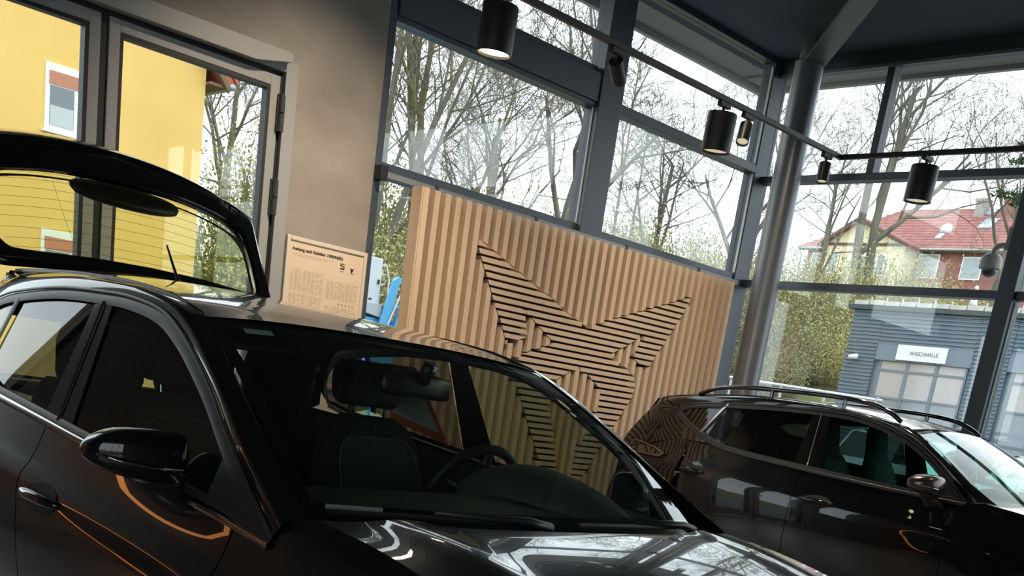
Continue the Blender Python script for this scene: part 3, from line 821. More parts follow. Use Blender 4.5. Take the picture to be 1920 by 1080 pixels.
    c.ribbon('window_frame_edge', dt, .010, p.get('edge', mat('dark_frame_edge', (.06, .06, .06), .3, .6)), A, 60, .008, thick=.004)
    c.ribbon('belt_seal', db, .020, TRIM, A, 40, .005, thick=.003)
    c.ribbon('belt_trim', db, -.020, p['belt_trim'], A, 40, .006, thick=.007)
    def inset(cur, d):
        P_ = [Vector((a[0], a[1], 0)) for a in cur]; out = []
        for i, q in enumerate(P_):
            t = (P_[min(i + 1, len(P_) - 1)] - P_[max(i - 1, 0)]).normalized(); out.append((q.x + t.y * d, q.y - t.x * d))
        return out
    ti = inset(dt, ins * .7)
    dense = [(q.x, q.y) for q in catmull([Vector((a, z, 0)) for a, z in ti], 120)]
    def dbz(s):
        tb = sorted(db); return interp(tb, s)
    (bf0, bf1), (br0, br1) = p['bp_front'], p['bp_rear']      # s at belt, s at top
    def ttop(s): return interp(sorted([d for d in dense if d[0] > p['sail'] and True], key=lambda a: a[0]), s)
    def ptop(s):
        best = min((d for d in dense if d[1] > dbz(d[0]) + .03 or d[0] < 1.8), key=lambda d: abs(d[0] - s)); return best[1]
    # front glass
    sl = p['sail']
    tops = [d for d in dense if sl <= d[0] <= bf1]
    lows = [(sl + .005, dbz(sl) + .012), (bf0, dbz(bf0) + .012)]
    up_ = [(sl + .005, dbz(sl) + .012)] + tops
    G1 = p['glass_f']; G2 = p['glass_r']
    c.side('front_window', [lows, up_], G1, A, 30, 12, -.004)
    # sail panel
    c.side('mirror_sail', [[(d[0], dbz(d[0]) + .004) for d in dense if d[0] <= sl + .012], [d for d in dense if d[0] <= sl + .012]], TRIM, A, 12, 5, .003)
    # B pillar
    c.side('b_pillar', [[(bf0 - .004, dbz(bf0) + .004), (bf1 - .004, ptop(bf1) + .01)], [(br0 + .004, dbz(br0) + .004), (br1 + .004, ptop(br1) + .01)]], GLOSSB, A, 12, 6, .002)
    gp = (bf0 + br0) / 2, (bf1 + br1) / 2
    c.ribbon('pillar_gap_highlight', [(gp[0], dbz(gp[0]) + .01), (gp[1], ptop(gp[1]))], .010, DCHROME, A, 10, .006, thick=.004)  # chrome strip stands in for the highlight along the pillar gap
    # rear glass and quarter glass
    (qv0, qz0), (qv1, qz1) = p['q_div']                       # lower, upper (s,z)
    tops = [d for d in dense if br1 <= d[0] <= qv1 and d[1] > 1.2]
    c.side('rear_window', [[(br0, dbz(br0) + .014), ((br0 + qv0) / 2, dbz((br0 + qv0) / 2) + .014), (qv0, qz0)], tops], G2, A, 24, 10, -.004)
    c.ribbon('quarter_divider', [(qv0, qz0 - .01), (qv1, qz1 + .01)], -.040, p.get('q_mat', TRIM), A, 8, .004, thick=.004)
    tail = [d for d in dense if d[0] >= qv1 + .03] 
    iq = dense.index(tail[0]) if tail else 0
    tail = dense[iq:]
    lowq = [(qv0 + .035, qz0 + .005)] + [(s, z + .012) for s, z in sorted(db) if s > qv0 + .06]
    c.side('quarter_window', [lowq, tail], G2, A, 14, 6, -.004)
    # C pillar: between the glass and the tail opening
    tp = p['tail_edge']                                       # (s,t,z) from roof corner down to belt
    k0 = [c.P(*dt[-1], .0)] 
    row1 = catmull([row3[-1]] + [c.P(s, z, .002) for s, z in p['c_front']], 14)
    row2 = catmull([Vector((-t, s, z)) for s, t, z in tp], 14)
    for s_ in (1, -1): c.emit('c_pillar', surf([row1, [a.lerp(d, .5) + Vector((-.012, 0, 0)) for a, d in zip(row1, row2)], row2], 14, 8), m, A, s_)
    # bumpers
    def bump(zs, s_in, depth, front, dmod):
        rows = []
        for z, d, w in zs:
            rw = []
            for k in range(25):
                a = -math.pi / 2 + math.pi * k / 24
                sx = math.sin(a); cxv = abs(math.cos(a)) ** .55
                t = w * math.copysign(abs(sx) ** .62, sx)
                s = s_in - d * cxv if front else s_in + d * cxv
                rw.append(Vector((-t, s, z)))
            rows.append(rw)
        return rows
    w0 = interp(p['W'], .42); w1 = interp(p['W'], se)
    nz = nose[1]
    b = MB(); b.grid(surf(bump([(.22, .34, w0 - .06), (.36, .41, w0 - .01), (.52, .42, w0), (.62, .40, w0 - .005), (nz - .03, .36, w0 - .05), (nz + .01, .42 - nose[0], w0 - .12)], .42, 0, True, 0), 25, 18)); part('front_bumper', b, m, A, True)
    b = MB(); b.grid(surf(bump([(.26, .08, w1 - .05), (.42, .14, w1), (.60, .14, w1), (.74, .10, w1 - .02), (.80, .06, w1 - .04)], se, 0, False, 0), 25, 14)); part('rear_bumper', b, m, A, True)
    b = MB(); b.grid([[Vector((x, .42 - .425 * (1 - (abs(x) / (w0 + .02)) ** 3.2) - .012, z)) for x in [-.45 + .9 * k / 10 for k in range(11)]] for z in (.42, .50, .58)]); part('grille', b, TRIM, A, True)
    for s_ in (1, -1):
        g = [[Vector((-s_ * t, s, z)) for s, t, z in rw] for rw in (((.11, .42, .60), (.20, .60, .62), (.36, w0 - .045, .645)), ((.12, .42, .69), (.22, .60, .71), (.40, w0 - .055, .735)))]
        b = MB(); b.grid(surf(g, 12, 5)); part('headlight', b, LAMPG, A, True)
    for x_, y_, s_ in ((-1, fwx, 1), (1, fwx, -1), (-1, rwx, 1), (1, rwx, -1)):
        wheel(A, x_ * (interp(p['W'], y_) - .150), y_, wr, s_)
        b = MB(); b.tube([(x_ * (interp(p['W'], y_) - .28), y_ + (ar + .01) * math.cos(a), wr + (ar + .01) * math.sin(a)) for a in [math.pi * k / 8 for k in range(9)]], .13, 6); part('wheel_arch_liner', b, LINER, A)
    # mirrors
    if 'mir' in p:
        ms, mt, mz, mw, mh, md = p['mir']
        for s_ in (1, -1):
            rg = []
            for q, f, fz, ds, dz in ((-.50, .35, .50, .0, .0), (-.495, .90, .92, .0, .0), (-.46, 1.0, 1.0, .0, .0), (-.1, 1.04, 1.0, .0, .004), (.2, .95, .86, .014, .006), (.40, .72, .60, .03, .004), (.50, .40, .32, .045, .0), (.53, .10, .08, .055, -.002)):
                cx, cy, cz_ = mt + q * mw, ms + ds, mz + dz
                ring = rounded_ring(0, cy, cz_, md / 2 * f, mh / 2 * fz, 24, 3.3, 'yz')
                rg.append([Vector((-s_ * cx, v.y, v.z)) for v in ring])
            hm = part('mirror_housing', ring_loft(smooth_rings(rg, 26)), p.get('mir_mat', m), A, True)
            # indicator blade and the dark seam below the cap
            bl = MB(); bl.tube([(-s_ * (mt - .42 * mw), ms - md * .50, mz - mh * .16), (-s_ * (mt + .0 * mw), ms - md * .505, mz - mh * .12), (-s_ * (mt + .30 * mw), ms - md * .36, mz - mh * .06), (-s_ * (mt + .46 * mw), ms - md * .02, mz + .0)], .0045, 6)
            part('indicator', bl, DCHROME, hm, True)
            ft = [rounded_ring(-s_ * (mt - .22 * mw), ms + .0, mz - mh * .40, .070, .052, 16), rounded_ring(-s_ * (mt - .34 * mw), ms - .0, mz - mh * .62, .060, .050, 16), rounded_ring(-s_ * (mt - .46 * mw), ms - .015, mz - mh * .80, .052, .055, 16), rounded_ring(-s_ * (mt - .60 * mw), ms - .02, mz - mh * 1.05, .036, .062, 16)]
            part('mirror_foot', ring_loft(smooth_rings(ft, 10)), TRIM if not p.get('foot_paint') else m, hm, True)
            gl = MB(); gl.grid([[Vector((-s_ * (mt + a * mw), ms + md * .47, mz + e * mh)) for a in (-.40, -.1, .2, .36)] for e in (-.30, .0, .30)]); part('mirror_glass', gl, CHROME, hm)
    # door handles
    for (h0, h1, hz_) in p['handles']:
        for s_ in (1, -1):
            pts = []
            for k in range(9):
                q = k / 8; s = h0 + (h1 - h0) * q; pts.append(Vector((-s_ * (c.T(s, hz_) + .030 * math.sin(math.pi * q) ** .5 - .004), s, hz_ + .006 * math.sin(math.pi * q))))
            hd = part('door_handle', (lambda b: (b.tube(catmull(pts, 20), [.010 + .006 * math.sin(math.pi * k / 19) for k in range(20)], 10), b)[1])(MB()), m, A, True)
            cupm = MB(); cs_ = (h0 + h1) / 2
            cupm.grid([[Vector((-s_ * (c.T(cs_ + (h1 - h0) * .42 * q * math.cos(a), hz_ + .042 * q * math.sin(a)) + .0015), cs_ + (h1 - h0) * .42 * q * math.cos(a), hz_ + .042 * q * math.sin(a))) for a in [2 * math.pi * k / 20 for k in range(21)]] for q in (.05, .6, 1.)])
            part('handle_recess', cupm, LINER, hd, True)
    # interior
    if not lod:
        d0 = p['dash']                                         # (s front, s rear, z top)
        g = [[Vector((x, s, z + dzc * (1 - (abs(x) / .72) ** 4))) for x in [-.70 + 1.40 * k / 14 for k in range(15)]] for s, z, dzc in ((d0[0], d0[2] - .05, 0), (d0[0] + .10, d0[2] - .012, .012), ((d0[0] + d0[1]) / 2, d0[2], .012), (d0[1] - .04, d0[2] - .005, .01), (d0[1], d0[2] - .035, 0), (d0[1] - .02, d0[2] - .16, 0), (d0[1] - .10, d0[2] - .38, 0))]
        b = MB(); b.grid(surf(g, 29, 26)); part('dashboard', b, DASHM, A, True)
        hx = p['drv'] * -1
        hp = p['hood']                                         # instrument hood profile (s, z, half width)
        rw = []
        for s, z, w_ in hp:
            rw.append([Vector((hx + w_ * math.cos(a), s, d0[2] - .03 + (z - d0[2] + .03) * math.sin(a) ** .7)) for a in [math.pi * k / 14 for k in range(15)]])
        b = MB(); b.grid(surf(rw, 15, 20)); ih = part('instrument_hood', b, DASHM, A, True)
        s0, z0, w_ = hp[-1]
        b = MB(); b.grid([[Vector((hx + w_ * .95 * math.cos(a), s0 - .02, d0[2] - .06 + (z0 - d0[2] + .05) * q * math.sin(a) ** .7)) for a in [math.pi * k / 14 for k in range(15)]] for q in (0, .5, 1)]); part('instrument_face', b, LINER, ih)
        # steering wheel
        sw = p['wheel_c']; rr_ = .183
        M = Matrix.Translation((hx, sw[0], sw[1])) @ Matrix.Rotation(R(-68), 4, 'X')
        b = MB(); ringp = [M @ Vector((rr_ * math.cos(a), rr_ * math.sin(a), 0)) for a in [2 * math.pi * k / 40 for k in range(41)]]
        b.tube(ringp, .0165, 10, caps=False); st = part('steering_wheel', b, mat('leather_black', (.03, .03, .031), .5), A, True)
        b = MB(); b.lathe([(.03, -.03), (.075, -.02), (.08, .01), (.06, .025)], 20, M)
        for an in (R(200), R(-20), R(270)):
            b.tube([M @ Vector((.06 * math.cos(an), .06 * math.sin(an), 0)), M @ Vector((rr_ * math.cos(an), rr_ * math.sin(an), 0))], [.022, .014], 8)
        part('steering_hub', b, TRIM, st, True)
        for x_ in (-.36, .36):
            seat(A, x_, p['seat'][0], .42, p['seat'][1], True, .245, p.get('sport', False))
        rs = p['rear_seat']
        rg = [rounded_ring(0, rs[0] + (z - .5) * .3, z, .60 * f, .09, 36, 5) for z, f in ((.45, .96), (.55, 1), (.85, 1.), (rs[1] - .05, .98), (rs[1], .9))]
        rb = part('rear_bench', ring_loft(smooth_rings(rg, 12)), FABRIC, A, True)
        cu = [rounded_ring(0, rs[0] - .20, z, .60 * f, .27 * f, 36, 5) for z, f in ((.36, .95), (.42, 1), (.48, .95), (.50, .8))]
        part('bench_cushion', ring_loft(cu), FABRIC, A, True)
        for x_ in (-.36, .36, 0):
            yy = rs[0] + (rs[1] - .5) * .3
            hb = [rounded_ring(x_, yy + .01, rs[1] - .02 + dz, .155 * f, .05 * f2, 20, 3.4) for dz, f, f2 in ((0, .9, .8), (.04, 1, 1), (.15, 1, 1), (.21, .88, .8), (.22, .4, .4))]
            part('rear_headrest', ring_loft(hb), FABRIC, rb, True)
        sh = MB(); sh.box(-.60, .60, rs[0] + .20, min(rs[0] + .62, p['roof_edge'][-1][0] + .05), rs[1] - .07, rs[1] - .045); part('parcel_shelf', sh, LINING, A)
        if p.get('rear_trim'):
            rt_ = MB(); rt_.prism([(3.40, 1.40), (3.60, 1.42), (3.62, 1.30), (3.52, 1.275), (3.42, 1.30)], -.56, .56, 'x'); part('rear_header_trim', rt_, LINING, A)
        # interior mirror
        im = p['imirror']
        rg = [rounded_ring(x_, im[0] + .02 * abs(x_) * 4, im[1] - .006 * abs(x_) * 10, .018 * f, .036 * f, 16, 3., 'yz') for x_, f in ((-.125, .3), (-.118, .85), (-.06, 1), (0, 1.05), (.06, 1), (.118, .85), (.125, .3))]
        mi = part('interior_mirror', ring_loft(rg), TRIM, A, True)
        b = MB(); b.tube([(0, im[0] - .02, im[1] + .01), (0, im[0] - .05, im[1] + .06)], .02, 10); part('mirror_stalk', b, TRIM, mi, True)
    return A, c

def tail_closed(A, c, p, prof, glass=(1, 2), gm=None):
    """closed tailgate: prof = list of (s, z, half width, bow)"""
    m = p['paint']
    def row(q): 
        s, z, w, bow = q
        return [Vector((-w * f, s - bow * f * f, z)) for f in [k / 8 - 1 for k in range(17)]]
    g0, g1 = glass
    b = MB(); b.grid(surf([row(q) for q in prof[:g0 + 1]], 17, 6)); part('tail_spoiler', b, m, A, True)
    def lerpq(a, d, t): return tuple(x + (y - x) * t for x, y in zip(a, d))
    gl = [lerpq(prof[g0], prof[g1], t) for t in (0, .33, .66, 1)]
    b = MB(); b.grid(surf([row((s, z, w * .93, bow)) for s, z, w, bow in gl], 17, 8)); part('rear_screen', b, gm or TINT_GLASS, A, True)
    for sg in (1, -1):
        b = MB(); b.grid([[Vector((-sg * w * f, s - bow * f * f, z)) for f in (.93, .97, 1.)] for s, z, w, bow in gl]); part('tailgate_side', b, m, A, True)
    b = MB(); b.grid(surf([row(q) for q in prof[g1:]], 17, 14)); part('tailgate', b, m, A, True)

# ------------------------------------------------------------------ near car, tailgate open
PROF_A = [(-.85, -.10), (-.62, -.038), (-.45, -.010), (-.30, 0), (-.215, 0), (-.165, -.006), (-.125, -.034), (-.07, -.060), (0, -.085)]
NEAR = dict(name='hatchback_car', label='black hatchback in the foreground with its tailgate wide open', X=1.965, Y=.705, paint=PAINT_A, len=4.06, fw=.80, rw=3.365, wr=.31,
    W=[(0, .70), (.42, .805), (.8, .855), (1.24, .874), (2.2, .885), (2.9, .884), (3.4, .866), (3.92, .80)], cb=.085, k=.40, prof=PROF_A,
    belt=[(.3, .74), (.7, .855), (1.0, .895), (1.239, .912), (1.474, .937), (2.3, .996), (2.755, 1.03), (2.983, 1.047), (3.3, 1.07), (3.6, 1.08), (4.0, 1.04)],
    sf=1.392, sb=2.482, sq=3.28,
    dlo_top=[(1.239, .916), (1.41, 1.006), (1.588, 1.11), (1.684, 1.168), (1.821, 1.239), (1.948, 1.297), (2.088, 1.344), (2.31, 1.373), (2.478, 1.378), (2.772, 1.377), (3.064, 1.354), (3.216, 1.333), (3.373, 1.283), (3.46, 1.20), (3.475, 1.125)],
    dlo_bot=[(1.239, .915), (1.474, .937), (1.9, .968), (2.3, .996), (2.485, 1.01), (2.755, 1.03), (2.983, 1.047), (3.3, 1.075), (3.47, 1.105)],
    roof_edge=[(1.19, .735, .970), (1.45, .703, 1.098), (1.72, .655, 1.238), (1.97, .605, 1.352), (2.2, .592, 1.398), (2.6, .582, 1.428), (3.0, .57, 1.437), (3.4, .55, 1.435), (3.58, .54, 1.43)],
    ws_corner=(1.19, .722, .974), hd_corner=(1.97, .60, 1.352), hd_c=(1.93, 1.374), cowl_c=(1.08, .978), ws_bulge=.02,
    roof_z=[(1.90, 1.372), (2.2, 1.417), (2.6, 1.455), (3.0, 1.478), (3.4, 1.490), (3.62, 1.487)],
    bonnet_edge=[(1.18, .722, .970), (.95, .715, .950), (.55, .69, .868), (.25, .60, .75)], bonnet_z=[(.12, .70), (.3, .82), (.5, .89), (.8, .948), (1.08, .978)], nose=(.12, .70), crease=.012,
    sail=1.53, bp_front=(2.325, 2.412), bp_rear=(2.515, 2.512), q_div=((3.10, 1.108), (3.06, 1.325)), belt_trim=DCHROME, glass_f=DOOR_GLASS, glass_r=TINT_GLASS,
    tail_edge=[(3.58, .54, 1.43), (3.72, .60, 1.27), (3.86, .68, 1.08), (3.92, .72, .95)], c_front=[(3.43, 1.262), (3.475, 1.17), (3.52, 1.09)],
    mir=(1.675, .898, 1.018, .20, .120, .125), rear_trim=True, foot_paint=False, handles=[(2.17, 2.43, .812), (3.02, 3.26, .86)],
    dash=(1.24, 1.70, .968), hood=[(1.28, .99, .07), (1.42, 1.035, .15), (1.58, 1.068, .185), (1.70, 1.075, .195), (1.80, 1.052, .19)], drv=-.36, wheel_c=(1.945, .925), seat=(2.36, 1.118), rear_seat=(3.02, 1.09), imirror=(1.83, 1.262))
carA, cA = build_car(NEAR)

# open tailgate: profile of its middle line in (s, z), half widths, and inward bow of the sides
TG = [(3.600, 1.490, .53), (3.630, 1.530, .555), (3.675, 1.590, .575), (3.80, 1.745, .60), (3.915, 1.885, .622), (3.965, 1.940, .63), (4.03, 1.99, .635), (4.25, 2.045, .63), (4.48, 2.06, .58)]
tgp = [Vector((s_ + .012, z_ - .040 * min(1, k_ / 2), w_)) for k_, (s_, z_, w_) in enumerate(TG)]
def tgm(a, v, off=0.):
    """a in -1..1 across, v in 0..1 along the profile"""
    n = len(tgp) - 1; x = min(v * n, n - 1e-6); i = int(x); f = x - i
    P_ = [tgp[max(i - 1, 0)], tgp[i], tgp[i + 1], tgp[min(i + 2, n)]]
    if i == 0: P_[0] = tgp[0] * 2 - tgp[1]
    if i + 2 > n: P_[3] = tgp[n] * 2 - tgp[n - 1]
    q = _cr(*P_, f); d = (P_[2] - P_[1]); nn = Vector((-d.y, d.x, 0)).normalized()     # outward: forward / up
    bow = .125 * abs(a) ** 2.2 * min(1, .35 + v * 1.3)
    return Vector((a * q.z * 1.035, q.x - nn.x * (bow * .9 - off) * (-1 if False else 1), q.y - nn.y * (bow * .9 - off)))
tgt = bpy.data.objects.new('tailgate', None)
nr = 56
def ring_av(ca, cv, ra, rv, pw):
    out = []
    for k in range(nr):
        an = 2 * math.pi * k / nr; cc, ss = math.cos(an), math.sin(an)
        out.append((ca + ra * math.copysign(abs(cc) ** (2 / pw), cc), cv + rv * math.copysign(abs(ss) ** (2 / pw), ss)))
    return out
V0, V1 = 1.45 / 8, 4.15 / 8
inner = ring_av(0, (V0 + V1) / 2, .90, (V1 - V0) / 2, 4.)
outer = ring_av(0, 3.05 / 8, 1.0, 3.05 / 8, 14)
rgs = []
for q in (0, .12, .5, .88, 1):
    rgs.append([tgm(a0 + (a1 - a0) * q, v0 + (v1 - v0) * q) for (a0, v0), (a1, v1) in zip(inner, outer)])
tb = MB(); n_ = nr
for rg in rgs: tb.v += [tuple(x) for x in rg]
for i in range(4):
    for k in range(nr): tb.f.append((i * nr + k, i * nr + (k + 1) % nr, (i + 1) * nr + (k + 1) % nr, (i + 1) * nr + k))
tgo = part('tailgate', tb, PAINT_A, carA, True)
so = tgo.modifiers.new('solid', 'SOLIDIFY'); so.thickness = .030; so.offset = 0
lowp = MB(); lowp.grid([[tgm(k / 10 - 1, 6.05 / 8 + (1.95 / 8) * j / 6) for k in range(21)] for j in range(7)])
lo_ = part('lower_skin', lowp, PAINT_A, tgo, True); so = lo_.modifiers.new('solid', 'SOLIDIFY'); so.thickness = .03; so.offset = 0
gb = MB(); gb.grid([[tgm(.915 * (k / 10 - 1), V0 - .012 + (V1 - V0 + .024) * j / 10, -.006) for k in range(21)] for j in range(11)])
part('rear_screen', gb, thin_glass('rear_screen_glass', (.86, .88, .66), 1.5), tgo, True)
hw = MB()
for j in range(11):
    v = V0 + .02 + (V1 - V0 - .04) * j / 10; hw.tube([tgm(.84 * (k / 8 - 1), v, -.010) for k in range(17)], .0007, 3)
for a in (-.45, .55): hw.tube([tgm(a, V0 + .02, -.010), tgm(a, (V0 + V1) / 2, -.010), tgm(a, V1 - .02, -.010)], .0007, 3)
hwo = part('heating_wires', hw, mat('brown_heating_wire', (.16, .11, .05), .6), tgo); hwo['kind'] = 'stuff'
# inner trim and wiper motor cover hanging into the window
it = MB()
rg2 = [[tgm(a * f + 0, (V0 + V1) / 2 + (v - (V0 + V1) / 2) * f, -.045) for a, v in ring_av(0, (V0 + V1) / 2,   .90, (V1 - V0) / 2, 4.)] for f in (1.01, 1.06, 1.10)]
for rg in rg2: it.v += [tuple(x) for x in rg]
for i in range(2):
    for k in range(nr): it.f.append((i * nr + k, i * nr + (k + 1) % nr, (i + 1) * nr + (k + 1) % nr, (i + 1) * nr + k))
part('inner_trim', it, TRIM, tgo, True)
mc = []
for q, f in ((-1, .25), (-.93, .55), (-.6, .88), (-.2, 1.), (.2, 1.), (.6, .85), (.93, .5), (1, .2)):
    cen = tgm(.05 + q * .36, V1 + .01, -.035); dn = (tgm(.05, V1 - .06, -.035) - tgm(.05, V1 + .01, -.035)).normalized(); nn_ = Vector((0, -.79, .61))
    mc.append([cen + dn * (.056 * f * math.cos(a) + .026 * f) + nn_ * (.028 * f * math.sin(a) - .02) for a in [2 * math.pi * k / 16 for k in range(16)]])
part('wiper_motor_cover', ring_loft(smooth_rings(mc, 20)), TRIM, tgo, True)
for sg in (1, -1):
    b = MB(); b.tube([(sg * .56, 3.66, 1.30), tgm(sg * .93, 3.4 / 8, -.05)], [.011, .006], 8); part('gas_strut', b, SATIN, carA, True)
    g = [[Vector((sg * t, s, z)) for s, t, z in rw] for rw in (((3.72, .82, .80), (3.90, .80, .80), (3.99, .62, .80)), ((3.70, .80, .93), (3.90, .76, .93), (3.965, .60, .93)))]
    b = MB(); b.grid(surf(g, 10, 5)); part('tail_lamp', b, TAILG, carA, True)
bx('boot_floor', -.55, .55, 3.2, 3.95, .62, .66, LINER, carA)
an = MB(); an.tube([(0, 3.393, 1.488), (0, 3.40, 1.50), (0, 3.507, 1.621)], [.016, .0065, .0035], 8); part('antenna', an, BLACK, carA, True)
# wipers
def wsp(f, v, off=0.):
    (ks, kt, kz), (hs, ht, hz) = NEAR['ws_corner'], NEAR['hd_corner']; (cs, cz), (hcs, hcz) = NEAR['cowl_c'], NEAR['hd_c']
    a = Vector((-f * kt, ks + (cs - ks) * (1 - f * f) + .035, kz + (cz - kz) * (1 - f * f) - .028)); d = Vector((-f * ht, hs + (hcs - hs) * (1 - f * f), hz + (hcz - hz) * (1 - f * f)))
    nrm = Vector((0, -(hz - kz), (hs - ks))).normalized()
    return a.lerp(d, v) + nrm * (.02 * 4 * v * (1 - v) + off)
for (f0, f1, fp) in ((.93, .22, .12), (-.05, -.72, -.80)):
    wp = MB(); wp.tube([wsp(f0 + (f1 - f0) * k / 8, .045, .014) for k in range(9)], .007, 6); w_ = part('wiper_blade', wp, BLACK, carA)
    am = MB(); am.tube([wsp((f0 + f1) / 2, .05, .026), wsp(f1 + .1 * (fp - f1), .035, .026), wsp(fp, .02, .018)], [.006, .011, .016], 8); part('wiper_arm', am, SATIN, w_, True)
    if f0 < .5: continue
    tl = MB(); tl.tube([wsp(f0 + (f1 - f0) * k / 8, .055, .020) for k in range(3)], .006, 6); part('blade_highlight', tl, mat('grey_blade_highlight', (.25, .25, .24), .4), w_)  # grey strip paints a highlight onto the near blade
sk = MB(); sk.grid([[wsp(.855 - .13 * i, .925 + .035 * j, -.006) for i in (0, .5, 1)] for j in (0, 1)]); part('pale_patch', sk, mat('pale_green_patch', (.62, .72, .62), .4), carA)  # small pale green patch just inside the upper corner of the glass
# price sheet hanging inside the far rear side window
ps = thing('price_sheet', 'orange bordered price sheet hanging in the rear side window of the foreground hatchback', 'price sheet', (NEAR['X'], NEAR['Y'], 0))
def shp(a, e, off): 
    s = 2.862 - .15 * a - .02 * e * (1 - a) - .13 * e * a; z = 1.312 - (.235 + .04 * a) * e
    return Vector((cA.T(s, z) - .020 - off, s, z))
for (nm, a0, a1, e0, e1, off, mm) in (('border', -.45, 1., 0, 1, 0, mat('orange_red_card', (.90, .17, .06), .6)), ('paper', -.38, .86, .05, .86, .002, mat('grey_printed_paper', (.85, .88, .86), .7))):
    b = MB(); b.grid([[shp(a0 + (a1 - a0) * i / 4, e0 + (e1 - e0) * j / 5, off) for i in range(5)] for j in range(6)]); o = part(nm, b, mm, ps); so = o.modifiers.new('solid', 'SOLIDIFY'); so.thickness = .0015
lines = MB()
for j in range(13):
    e = .12 + .055 * j; a0 = -.25; a1 = .2 + .5 * ((j * 37) % 10) / 10
    q = [shp(a0, e, .0045), shp(a1, e, .0045), shp(a1, e + .012, .0045), shp(a0, e + .012, .0045)]
    lines.add(q, [(0, 1, 2, 3)])
part('print', lines, mat('dark_print', (.18, .19, .19), .7), ps)

# ------------------------------------------------------------------ far car
PROF_B = [(-.95, -.12), (-.72, -.05), (-.52, -.008), (-.36, 0), (-.25, -.002), (-.19, -.010), (-.14, -.034), (-.07, -.066), (0, -.095)]
BRONZE = mat('dark_bronze_mirror_cap', (.10, .082, .068), .28, .75, .6)
FAR = dict(name='crossover_car', label='black crossover with roof rails and bronze mirror beside the glazing', X=7.41, Y=1.51, paint=PAINT_B, len=4.45, fw=.90, rw=3.58, wr=.34,
    W=[(0, .74), (.42, .845), (.9, .90), (1.4, .915), (2.3, .92), (3.0, .918), (3.5, .90), (4.0, .85), (4.31, .79)], cb=.095, k=.42, prof=PROF_B,
    belt=[(.3, .80), (.7, .925), (1.0, .985), (1.24, 1.02), (1.5, 1.03), (2.137, 1.042), (2.571, 1.06), (3.08, 1.084), (3.345, 1.10), (3.6, 1.115), (4.0, 1.10), (4.31, 1.04)],
    sf=1.43, sb=2.572, sq=3.60,
    dlo_top=[(1.40, 1.03), (1.493, 1.095), (1.703, 1.238), (1.897, 1.339), (2.121, 1.408), (2.34, 1.447), (2.563, 1.457), (2.689, 1.455), (3.0, 1.444), (3.381, 1.416), (3.66, 1.388), (3.80, 1.36), (3.868, 1.318)],
    dlo_bot=[(1.40, 1.03), (1.874, 1.036), (2.137, 1.044), (2.456, 1.057), (2.571, 1.062), (2.67, 1.067), (3.08, 1.087), (3.345, 1.113), (3.521, 1.162), (3.724, 1.237), (3.864, 1.305)],
    roof_edge=[(1.22, .80, 1.048), (1.372, .778, 1.118), (1.555, .745, 1.212), (1.757, .70, 1.325), (1.95, .655, 1.420), (2.3, .632, 1.472), (2.7, .622, 1.497), (3.17, .615, 1.500), (3.6, .60, 1.468), (3.9, .585, 1.436), (4.13, .565, 1.402)],
    ws_corner=(1.22, .79, 1.045), hd_corner=(1.95, .645, 1.424), hd_c=(1.90, 1.452), cowl_c=(1.04, 1.05), ws_bulge=.025,
    roof_z=[(1.9, 1.452), (2.3, 1.512), (2.7, 1.536), (3.2, 1.527), (3.7, 1.485), (4.16, 1.425)],
    bonnet_edge=[(1.21, .79, 1.04), (.95, .775, 1.01), (.55, .74, .935), (.25, .64, .82)], bonnet_z=[(.12, .78), (.3, .90), (.5, .965), (.8, 1.02), (1.04, 1.05)], nose=(.12, .78), crease=.015,
    sail=1.60, bp_front=(2.462, 2.565), bp_rear=(2.66, 2.69), q_div=((3.528, 1.185), (3.388, 1.395)), q_mat=DCHROME, belt_trim=TRIM, glass_f=TEAL_GLASS, glass_r=TINT_GLASS,
    tail_edge=[(4.13, .565, 1.402), (4.22, .63, 1.27), (4.32, .71, 1.08), (4.34, .76, .95)], c_front=[(3.868, 1.318), (3.82, 1.27), (3.74, 1.20), (3.72, 1.12)],
    mir=(1.60, .985, 1.098, .225, .125, .15), mir_mat=BRONZE, handles=[(2.24, 2.51, .862), (3.36, 3.60, .90)],
    dash=(1.26, 1.78, 1.035), hood=[(1.36, 1.05, .10), (1.55, 1.10, .17), (1.72, 1.12, .185), (1.82, 1.10, .18)], drv=-.36, wheel_c=(2.02, .985), seat=(2.46, 1.20), rear_seat=(3.30, 1.06), imirror=(1.85, 1.34), sport=True)
carB, cB = build_car(FAR)
tail_closed(carB, cB, FAR, [(4.10, 1.415, .55, .02), (4.27, 1.385, .53, .05), (4.44, 1.08, .66, .12), (4.46, .98, .70, .13), (4.45, .80, .70, .12)], (1, 2))
